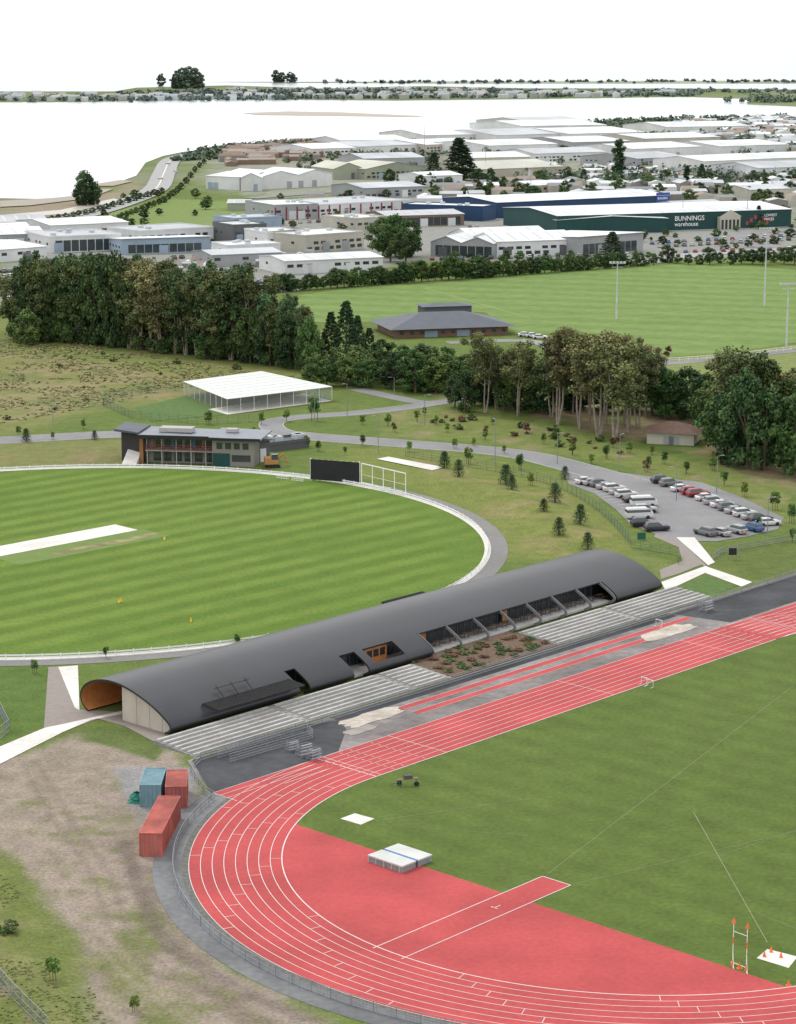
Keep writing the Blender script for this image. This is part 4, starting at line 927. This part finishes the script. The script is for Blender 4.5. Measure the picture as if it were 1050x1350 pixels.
carlot((-10,360),(30,358),6,6,7.5); carlot((20,349),(120,344),1,10,5); carlot((570,343),(840,338),1,22,4); carlot((300,371),(372,367),2,8,5); carlot((860,322),(1040,312),2,18,5); carlot((230,341),(300,340),1,8,4); carlot((360,296),(540,288),1,16,4); carlot((620,300),(700,312),1,10,4); carlot((880,334),(1040,330),1,14,4)
for x,y in ((212,238),(232,228),(240,211),(180,262),(222,218)): car(x,y,'van','white',1.2)
# ---------------------------------------------------------------- trees
def leaves(cl,per,size,rg,flat=1.0):
    cl=np.array(cl); n=len(cl)*per; idx=np.repeat(np.arange(len(cl)),per)
    d=rg.normal(size=(n,3)); d/=np.linalg.norm(d,axis=1)[:,None]
    rad=rg.random(n)**.45*(1+.25*rg.normal(size=n)*.4)
    c=cl[idx,:3]+d*rad[:,None]*cl[idx,3:6]
    nn=rg.normal(size=(n,3))*.7+d*.6+np.array([0,0,.7])*flat; nn/=np.linalg.norm(nn,axis=1)[:,None]
    t=np.cross(nn,rg.normal(size=(n,3))); t/=np.linalg.norm(t,axis=1)[:,None]; bt=np.cross(nn,t)
    s=(size*(.6+.8*rg.random(n)))[:,None]
    V=np.stack([c-t*s-bt*s*.25,c-bt*s*.8,c+t*s+bt*s*.2,c+bt*s*.8],1).reshape(-1,3)
    tint=np.clip(cl[idx,6]+rg.normal(size=n)*.16,0,1)
    return V,tint
def tree_mesh(name,trunkfn,cl,per,size,fmat,tmat,seed):
    rg=np.random.default_rng(seed); V,tint=leaves(cl,per,size,rg); mb=MB(); trunkfn(mb)
    nt_=len(mb.v); verts=np.concatenate([np.array(mb.v).reshape(-1,3),V]) if nt_ else V
    me=bpy.data.meshes.new(name); nq=len(V)//4
    lf=np.arange(nq*4).reshape(-1,4)+nt_
    me.from_pydata(verts.tolist(),[],[tuple(f) for f in mb.f]+[tuple(f) for f in lf.tolist()])
    me.materials.append(tmat); me.materials.append(fmat)
    me.polygons.foreach_set('material_index',[0]*len(mb.f)+[1]*nq)
    a=me.attributes.new('tint','FLOAT','POINT'); a.data.foreach_set('value',np.concatenate([np.zeros(nt_),np.repeat(tint,4)]).astype(np.float32))
    me.update(); return me
F_gum=foliage('gum_foliage',(.042,.066,.024),(.165,.190,.075)); F_gumb=foliage('gum_foliage_olive',(.062,.070,.030),(.215,.19,.088)); F_gumd=foliage('gum_foliage_deep',(.032,.058,.024),(.125,.165,.065))
F_dark=foliage('dark_foliage',(.020,.048,.020),(.080,.130,.045)); F_mid=foliage('broadleaf_foliage',(.038,.080,.025),(.12,.195,.056)); F_con=foliage('conifer_foliage',(.018,.042,.021),(.06,.105,.042)); F_pop=foliage('poplar_foliage',(.038,.082,.035),(.115,.185,.082)); F_lite=foliage('sapling_foliage',(.07,.125,.03),(.18,.27,.06)); F_rust=foliage('rust_foliage',(.07,.05,.03),(.22,.12,.07))
F_haze=foliage('hazed_foliage',(.07,.105,.078),(.135,.175,.12)); F_haze2=foliage('hazed_coastal_foliage',(.11,.15,.14),(.18,.22,.19))  # aerial haze painted in as paler, bluer leaf colours
def gum(seed,fm=F_gum,ht=24,f0=.38,nb=7,low=0,name='gum_tree'):
    r=random.Random(seed); cl=[]; limbs=[]
    nst=r.randint(2,3)
    for s in range(nst):
        a=r.uniform(0,6.28)+s*2.1; lean=r.uniform(1.5,4.2)
        top=Vector((math.cos(a)*lean,math.sin(a)*lean,ht*r.uniform(.74,.88)))
        mid=Vector((top.x*.4+r.uniform(-.5,.5),top.y*.4,top.z*.5)); base=Vector((math.cos(a)*.35,math.sin(a)*.35,0))
        limbs.append(([base,mid*.5+base*.5+Vector((r.uniform(-.3,.3),r.uniform(-.3,.3),0)),mid,top],[.32,.25,.18,.07]))
        for b_ in range(nb):
            f=r.uniform(f0,.97); p=base.lerp(mid,f*2) if f<.5 else mid.lerp(top,(f-.5)*2)
            aa=r.uniform(0,6.28); L=r.uniform(1.8,4.0)*(1.2-f*.35); e_=p+Vector((math.cos(aa)*L,math.sin(aa)*L,r.uniform(.8,2.8)))
            limbs.append(([p,p.lerp(e_,.5)+Vector((0,0,.3)),e_],[.11,.07,.03]))
            for q in range(4):
                c=e_+Vector((r.uniform(-1.5,1.5),r.uniform(-1.5,1.5),r.uniform(-1.2,1.3))); R=r.uniform(.8,1.8)
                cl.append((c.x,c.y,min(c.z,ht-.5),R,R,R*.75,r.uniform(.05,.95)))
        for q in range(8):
            c=top+Vector((r.uniform(-2.2,2.2),r.uniform(-2.2,2.2),r.uniform(-2.6,2.2))); R=r.uniform(1.0,1.9); cl.append((c.x,c.y,min(c.z,ht-1),R,R,R*.75,r.uniform(.4,1)))  # crown tops tinted lighter, daylight put into the leaf colour
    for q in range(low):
        a=r.uniform(0,6.28); rad=r.uniform(.5,3.4); R=r.uniform(1.0,1.8); cl.append((math.cos(a)*rad,math.sin(a)*rad,r.uniform(.08,.5)*ht,R,R,R*.9,r.uniform(0,.5)))  # low clumps tinted darker, shade under the crown put into colour
    def tf(mb):
        for p,rd in limbs: mb.tube(p,rd,6)
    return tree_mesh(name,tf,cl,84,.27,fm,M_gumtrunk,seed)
def broad(seed,fm=F_mid,ht=10,w=4.5,low=.2,name='broadleaf_tree',n=60,size=.24):
    r=random.Random(seed); cl=[]
    for i in range(n):
        a=r.uniform(0,6.28); z=r.random(); rr_=w*math.sin(math.pi*min(1,max(.12,z*.85+.12)))**.7*r.uniform(.35,1.0); R=r.uniform(.7,1.35)*w/4.5
        cl.append((rr_*math.cos(a),rr_*math.sin(a),ht*(low+(.93-low)*z),R,R,R*.8,r.uniform(.0,.9)))
    limbs=[([(0,0,0),(r.uniform(-.2,.2),0,ht*.35),(r.uniform(-.4,.4),.1,ht*.75)],[.3,.22,.06])]
    for k in range(6):
        a=r.uniform(0,6.28); limbs.append(([(0,0,ht*.3),(math.cos(a)*w*.35,math.sin(a)*w*.35,ht*.5),(math.cos(a)*w*.7,math.sin(a)*w*.7,ht*.65)],[.16,.1,.04]))
    def tf(mb):
        for p,rd in limbs: mb.tube(p,rd,6)
    return tree_mesh(name,tf,cl,80,size,fm,M_trunk,seed)
def conifer(seed,fm=F_con,ht=14,w=3.2,name='conifer_tree',per=45,size=.2,n=90):
    r=random.Random(seed); cl=[]
    for i in range(n):
        z=(i/n)**.8*.92+.06; a=i*2.399; ww=w*(1-z)**.8*r.uniform(.55,1.05)+.12; R=.35+.55*(1-z)
        cl.append((ww*math.cos(a),ww*math.sin(a),ht*z,R*1.2,R*1.2,R*.6,r.uniform(0,.8)))
    def tf(mb): mb.tube([(0,0,0),(0,0,ht*.5),(0,0,ht*.97)],[.25,.14,.03],6)
    return tree_mesh(name,tf,cl,per,size,fm,M_trunk,seed)
def poplar(seed,ht=20,w=2.8,fm=F_pop):
    r=random.Random(seed); cl=[]
    for i in range(80):
        z=r.uniform(.06,.97); a=r.uniform(0,6.28); ww=w*math.sin(math.pi*(z*.8+.12))**.6*r.uniform(.2,1); R=r.uniform(.7,1.2)
        cl.append((ww*math.cos(a),ww*math.sin(a),ht*z,R,R,R*1.1,r.uniform(.05,.95)))
    def tf(mb): mb.tube([(0,0,0),(0,0,ht*.5),(0,0,ht*.95)],[.3,.2,.05],6)
    return tree_mesh('poplar_tree',tf,cl,75,.27,fm,M_trunk,seed)
def sapling(seed,fm=F_lite):
    r=random.Random(seed); cl=[(r.uniform(-.5,.5),r.uniform(-.5,.5),r.uniform(1.1,2.7),.36,.36,.36,r.uniform(0,1)) for _ in range(16)]
    def tf(mb):
        mb.tube([(0,0,0),(0,0,1.2),(0,0,2.5)],[.05,.04,.02],6); mb.tube([(0,0,1.1),(.4,.2,1.9)],[.025,.01],5); mb.tube([(0,0,1.3),(-.4,-.1,2.1)],[.025,.01],5)
        mb.tube([(.35,0,0),(.35,0,1.1)],[.04,.04],5); mb.tube([(-.35,0,0),(-.35,0,1.1)],[.04,.04],5)
    return tree_mesh('sapling',tf,cl,45,.11,fm,M_trunk,seed)
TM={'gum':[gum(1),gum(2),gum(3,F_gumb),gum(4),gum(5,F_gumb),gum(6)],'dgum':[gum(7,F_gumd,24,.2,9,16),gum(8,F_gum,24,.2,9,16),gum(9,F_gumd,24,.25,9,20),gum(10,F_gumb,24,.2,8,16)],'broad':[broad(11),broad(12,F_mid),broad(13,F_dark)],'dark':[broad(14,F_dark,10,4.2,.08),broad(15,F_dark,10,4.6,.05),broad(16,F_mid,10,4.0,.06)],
'con':[conifer(21),conifer(22,ht=14,w=3.8)],'pop':[poplar(31),poplar(32,w=3.4)],'sap':[sapling(41),sapling(42),sapling(43,F_mid)],'scon':[conifer(51,F_con,3.2,1.15,'young_pine_tree',30,.09,50),conifer(52,F_dark,3.2,1.0,'young_pine_tree',30,.09,50)],'shrub':[broad(61,F_dark,2.2,1.4,.05,'shrub',22,.12),broad(62,F_mid,2.2,1.4,.05,'shrub',22,.12)],'rust':[sapling(44,F_rust)],'fcol':[poplar(33,w=2.2,fm=F_con)],'rshrub':[broad(63,F_rust,2.2,1.4,.05,'shrub',22,.12)],
'fpine':[broad(71,F_haze,10,3.4,.05,'macrocarpa_tree',60,.4),broad(72,F_haze,10,3.0,.05,'macrocarpa_tree',60,.4)]}
HT={'gum':24,'dgum':24,'broad':10,'dark':10,'con':14,'pop':20,'sap':3.0,'scon':3.2,'shrub':2.2,'rust':3.0,'fcol':20,'rshrub':2.2,'fpine':10}
NM={'gum':'gum_tree','dgum':'gum_tree','broad':'broadleaf_tree','dark':'broadleaf_tree','con':'conifer_tree','pop':'poplar_tree','sap':'sapling','scon':'young_pine_tree','shrub':'shrub','rust':'sapling','fcol':'cypress_tree','rshrub':'shrub','fpine':'macrocarpa_tree'}
tr=random.Random(99)
def tree(k,x,yb,yt,wf=1.0):
    p=P(x,yb); p.z=float(gz(p.x,p.y))-.03; h=(yb-yt)/PXM(yb); s=h/HT[k]; w=s*wf*tr.uniform(.9,1.15)
    inst(NM[k],tr.choice(TM[k]),p,(w,w,s),tr.uniform(0,6.28))
def lerp(pts,x):
    for (a,b_),(c,d_) in zip(pts[:-1],pts[1:]):
        if x<=c: return b_+(d_-b_)*(x-a)/(c-a)
    return pts[-1][1]
topl=[(15,360),(30,338),(60,333),(100,334),(130,330),(160,334),(185,332),(215,334),(245,345),(265,350),(290,338),(315,340),(335,352),(350,388),(380,380),(405,402)]
basl=[(15,446),(100,452),(180,460),(260,470),(340,478),(410,488)]
for x in range(20,410,15):
    yb=lerp(basl,x); k=('gum' if tr.random()<.35 else 'dgum') if (155<x<345 and tr.random()<.8) else tr.choice(['pop','dark','dgum','dgum','pop']); 
    tree(k,x,yb,lerp(topl,x)+tr.uniform(-5,14),.95 if k in('gum','pop','dgum') else .5)
for x in range(28,405,12):
    yb=lerp(basl,x)-12; tree(tr.choice(['dgum','pop','dark','pop']) if x<160 else tr.choice(['dgum','dgum','pop']),x,yb,lerp(topl,x)+tr.uniform(-3,10),.85)
for x in range(25,405,16): tree('dark',x,lerp(basl,x)-6,lerp(basl,x)-tr.uniform(45,75),.75)
for x in range(18,400,18): tree(tr.choice(['dark','broad']),x,lerp(basl,x)+tr.uniform(-2,3),lerp(basl,x)-tr.uniform(16,45),.9)
for x in range(330,410,13): tree(tr.choice(['dark','pop','broad']),x,lerp(basl,x)+2,lerp(basl,x)-tr.uniform(60,90),.6)
for q in (('dark',35,455,405),('broad',60,452,428),('broad',45,450,400)): tree(*q)
for x,yb,yt in ((415,478,425),(437,480,408),(457,484,393),(472,487,413),(487,482,430),(428,484,435),(465,492,425)): tree('con',x,yb,yt,1.0)
for x in range(405,625,13): tree(tr.choice(['dark','broad','dark']),x,tr.uniform(498,517),tr.uniform(450,478),1.1)
for x,yb,yt in ((505,492,445),(530,505,452),(548,518,458),(575,518,470),(600,516,470),(560,500,450),(520,512,462),(440,503,470),(590,500,455)): tree(tr.choice(['dark','broad']),x,yb,yt,1.0)
for x,yb,yt in ((640,545,440),(655,540,452),(682,548,436),(668,535,455),(632,530,430),(735,560,425),(728,550,450),(765,565,430),(790,575,432),(812,580,430),(830,572,440),(842,565,455),(800,560,428),(778,555,440),(755,545,455),(700,520,450),(850,550,450),(822,560,435)): tree('gum',x,yb,yt,1.0)
for x in range(600,860,13): tree(tr.choice(['dark','broad','dark']),x,tr.uniform(525,545),tr.uniform(470,505),.9)
for x,yb,yt in ((860,548,480),(885,552,485),(905,552,482),(935,572,500),(870,540,478),(948,598,520),(915,545,488),(880,545,500),(925,560,490)): tree(tr.choice(['dark','broad']),x,yb,yt,.85)
for x,yb,yt in ((948,560,455),(970,595,450),(992,600,448),(1018,590,462),(1045,585,475),(1070,600,470),(962,585,480),(980,570,455)): tree('gum' if x%2 else 'dgum',x,yb,yt,1.05)
for x,yb,yt in ((955,605,515),(968,612,495),(985,618,485),(1008,620,505),(1035,625,520),(1050,630,500),(1015,600,470),(995,590,480),(1060,620,480)): tree(tr.choice(['dark','pop','broad']),x,yb,yt,.75)
for x in range(355,520,9): tree(tr.choice(['dark','dark','broad']),x,lerp([(355,386),(440,380),(520,374)],x),lerp([(355,366),(440,356),(520,350)],x)+tr.uniform(-5,6),1.15)
for x in range(520,870,9): tree(tr.choice(['dark','dark','broad']),x,lerp([(520,374),(640,366),(760,357),(870,349)],x),lerp([(520,350),(600,342),(700,338),(800,335),(870,338)],x)+tr.uniform(-6,6),1.1)
for x,yb,yt in ((505,338,285),(522,340,280),(540,338,288),(515,345,295),(535,348,300)): tree('broad',x,yb,yt,.9)
tree('con',807,350,304,1.6)
for x in range(880,1050,14): tree(tr.choice(['dark','broad']),x,tr.uniform(344,350),tr.uniform(322,338),1.1)
for x in range(600,860,17): tree('broad',x,tr.uniform(340,345),tr.uniform(328,336),1.1)
tree('dark',113,270,224,.8); tree('dark',108,271,236,1.0); tree('con',118,270,228,1.3); tree('dark',125,270,240,.9)
for x,yb,yt,k,w in ((605,238,180,'con',1.9),(610,238,190,'con',1.8),(572,238,200,'con',1.6),(816,240,182,'fcol',1.5),(905,245,217,'fcol',1.6),(925,248,215,'con',1.3),(770,246,222,'con',1.5),(515,246,222,'dark',1),(1000,300,270,'con',1.4)): tree(k,x,yb,yt,w)
for x,yb,yt,w in ((232,117,97,1.3),(240,117,88,1.1),(248,117,86,1.2),(257,117,89,1.2),(263,117,95,1.1),(236,117,93,1.2),(213,114,96,1.1),(364,109,92,1.2),(372,109,95,1.3),(383,109,94,1.3),(388,109,98,1.2)): tree('fpine',x,yb,yt,w)
for i in range(95):
    x=tr.uniform(540,1060); yb=tr.uniform(238,270); tree(tr.choice(['dark','broad','dark']),x,yb,yb-tr.uniform(8,22),1.2)
for i in range(50):
    x=tr.uniform(440,1060); yb=tr.uniform(192,236); tree(tr.choice(['dark','dark','broad']),x,yb,yb-tr.uniform(6,12),1.5)
for i in range(60):
    x=tr.uniform(120,520); yb=tr.uniform(258,325); tree(tr.choice(['dark','broad']),x,yb,yb-tr.uniform(6,14),1.3)
for i in range(75):
    x=tr.uniform(700,1060); yb=tr.uniform(276,330); tree(tr.choice(['dark','broad']),x,yb,yb-tr.uniform(5,13),1.4)
for x in range(60,215,9): tree('dark',x,lerp([(60,294),(120,283),(170,268),(215,255)],x),lerp([(60,285),(120,274),(170,258),(215,246)],x),1.5)
for x in range(150,285,6): tree('dark',x,lerp([(150,292),(215,268),(240,250),(260,225),(285,203)],x),lerp([(150,284),(215,259),(240,240),(260,216),(285,197)],x),1.3)
for x,yb,yt in ((667,640,612),(732,665,638),(765,697,670),(775,727,702),(737,712,687),(586,617,594),(35,583,564),(745,632,614),(717,682,664),(675,650,630),(605,632,608),(125,580,567)): tree('scon',x,yb,yt,.9)
for x,yb,yt in ((618,612,587),(686,620,597),(540,596,579),(415,555,520),(478,560,545),(512,562,543),(575,560,546),(550,556,540),(640,580,566),(695,570,555),(717,585,570),(755,600,582),(800,605,585),(855,618,600),(905,625,607),(955,640,620),(982,655,632),(1022,672,645),(1044,690,662),(876,612,594),(830,598,580),(780,612,596),(665,598,585),(590,570,556),(600,592,576),(345,560,540),(378,556,538),(455,600,588),(478,588,572),(420,595,580),(405,590,572),(275,560,540),(110,566,550),(70,580,568),(25,575,560),(335,575,560),(625,588,575),(700,640,620),(1000,700,680),(1045,715,695),(140,868,851),(46,888,868),(313,850,834),(70,1292,1256),(178,1335,1308),(650,560,548),(730,580,566),(860,600,585),(940,620,600)): tree('sap',x,yb,yt,1.0)
for x,yb,yt in ((695,572,556),(757,590,575),(808,590,575),(880,475,455),(852,622,606),(640,572,560),(560,548,536),(520,570,556)): tree('rust',x,yb,yt,1.1)
tree('shrub',10,1229,1211,1.3); 
for i in range(28):
    x=tr.uniform(0,400);yb=tr.uniform(450,560)
    if 130<x and yb>500: continue
    tree('shrub',x,yb,yb-tr.uniform(4,8),1.4)
for i in range(35):
    x=tr.uniform(560,1050); yb=560+(x-560)*.14+tr.uniform(-18,4)
    if 835<x<930: continue
    tree(tr.choice(['shrub','rshrub']),x,yb,yb-tr.uniform(4,9),1.3)
for i in range(46): p=TN(tr.uniform(38.5,59.8),tr.uniform(58.2,66.2)); inst('shrub',tr.choice(TM['rshrub']+[TM['shrub'][1]]),(p.x,p.y,.05+.038*((p-TC).dot(N)-57.5)),(.55,.55,.22),tr.uniform(0,6))
def mass(name,pts,n,hgt,spread,size,fm,seed,per=26):
    rg=np.random.default_rng(seed); r=random.Random(seed); W=[P(*q) for q in pts]; seg=[(W[i+1]-W[i]).length for i in range(len(W)-1)]; tot=sum(seg); cl=[]
    for _ in range(n):
        s=r.random()*tot; i=0
        while s>seg[i] and i<len(seg)-1: s-=seg[i]; i+=1
        p=W[i].lerp(W[i+1],s/seg[i]); h=hgt*r.uniform(.35,1.1); w=h*r.uniform(.5,1.0)
        cl.append((p.x+r.gauss(0,1)*spread*.4,p.y+r.gauss(0,1)*spread,h*.45,w,w,h*.5,r.uniform(0,1)))
    V,tint=leaves(cl,per,size,rg); nq=len(V)//4; V[:,2]=np.abs(V[:,2])
    me=bpy.data.meshes.new(name); me.from_pydata(V.tolist(),[],np.arange(nq*4).reshape(-1,4).tolist()); me.materials.append(fm)
    a=me.attributes.new('tint','FLOAT','POINT'); a.data.foreach_set('value',np.repeat(tint,4).astype(np.float32)); me.update()
    o=bpy.data.objects.new(name,me); COL.objects.link(o)
mass('coastal_tree_line',[(-60,132),(180,133),(420,130),(700,128),(900,126)],420,11,60,3.0,F_haze2,1)
mass('coastal_tree_line',[(180,128),(260,126),(420,125),(640,124)],260,15,80,3.5,F_haze2,2)
mass('spit_tree_line',[(420,110),(700,109),(1050,108.5),(1500,108)],260,8,100,5,F_haze2,3)
mass('spit_tree_line',[(640,122),(850,121),(1100,122)],160,7,100,4,F_haze2,4)
mass('shoreline_trees',[(680,166),(780,165),(880,161),(1050,157)],170,8,25,2.0,F_haze,8)
mass('headland_trees',[(985,135),(1050,134),(1200,133)],120,16,40,3,F_haze,9)
mass('highway_trees',[(245,212),(300,200),(400,193),(500,190)],160,8,12,1.8,F_haze,10)
mass('suburb_trees',[(860,185),(960,190),(1080,200)],160,9,90,2.0,F_haze,11); mass('suburb_trees',[(420,215),(560,212),(700,208)],90,8,60,1.6,F_haze,12); mass('suburb_trees',[(860,172),(960,170),(1080,168)],160,9,120,2.2,F_haze,13)
mass('suburb_trees',[(740,240),(900,240),(1080,236)],150,10,40,1.4,F_haze,14)
def tufts(name,px,n,fm,seed,size=.28,hh=.5):
    poly=[P(*q) for q in px]; xs_=[p.x for p in poly]; ys_=[p.y for p in poly]; cl=[]; r=random.Random(seed)
    X_=np.random.default_rng(seed).uniform(min(xs_),max(xs_),n*3); Y_=np.random.default_rng(seed+1).uniform(min(ys_),max(ys_),n*3); ok=pip(X_,Y_,poly)&(fbm(X_,Y_,9,seed)>.42)
    for x,y in list(zip(X_[ok],Y_[ok]))[:n]: cl.append((x,y,hh*.3+float(gz(x,y)),hh,hh,hh*.3,r.random()))
    rg=np.random.default_rng(seed); V,tint=leaves(cl,7,size,rg,4.0); nq=len(V)//4
    me=bpy.data.meshes.new(name); me.from_pydata(V.tolist(),[],np.arange(nq*4).reshape(-1,4).tolist()); me.materials.append(fm)
    a=me.attributes.new('tint','FLOAT','POINT'); a.data.foreach_set('value',np.repeat(tint,4).astype(np.float32)); me.update()
    o=bpy.data.objects.new(name,me); COL.objects.link(o)
F_tuft=foliage('dry_grass',(.15,.16,.065),(.30,.26,.13)); F_tg=foliage('green_grass_tuft',(.10,.14,.04),(.17,.20,.07))
tufts('rough_grass',[(-60,440),(60,445),(330,490),(420,500),(240,515),(130,535),(0,560),(-60,565)],2600,F_tuft,5,.3,.6)
tufts('rough_grass',[(0,1150),(60,1210),(120,1300),(140,1350),(0,1350)],700,F_tg,7,.10,.16)
# ---------------------------------------------------------------- light
w=bpy.data.worlds.new('World'); scene.world=w; w.use_nodes=True; nt=w.node_tree; bg=nt.nodes['Background']
sky=nt.nodes.new('ShaderNodeTexSky'); sky.sky_type='NISHITA'; sky.sun_disc=False; sky.sun_elevation=math.radians(52); sky.sun_rotation=math.radians(-40); sky.dust_density=4; sky.air_density=1.0
mx=nt.nodes.new('ShaderNodeMix'); mx.data_type='RGBA'; mx.inputs[0].default_value=.85; mx.inputs[7].default_value=(11.0,11.0,11.0,1)
nt.links.new(sky.outputs[0],mx.inputs[6]); nt.links.new(mx.outputs[2],bg.inputs['Color']); bg.inputs['Strength'].default_value=.142
sl=bpy.data.lights.new('sun','SUN'); sl.energy=1.4; sl.angle=math.radians(12); sl.color=(1,.97,.92)
so=bpy.data.objects.new('sun',sl); COL.objects.link(so)
az=math.radians(-40); el=math.radians(52); dirs=Vector((math.sin(az)*math.cos(el),math.cos(az)*math.cos(el),math.sin(el)))
so.rotation_euler=dirs.to_track_quat('Z','Y').to_euler()
# ---------------------------------------------------------------- camera
cam=bpy.data.cameras.new('camera'); cam.sensor_fit='VERTICAL'; cam.sensor_height=24; cam.lens=24*2902/1350; cam.clip_end=600000; cam.clip_start=1
co=bpy.data.objects.new('camera',cam); COL.objects.link(co); co.location=(0,17.35,H); co.rotation_euler=(math.radians(90-11.777),0,0); scene.camera=co
scene.view_settings.view_transform='Standard'; scene.view_settings.look='None'; scene.view_settings.exposure=0
print('objects',len(bpy.data.objects))
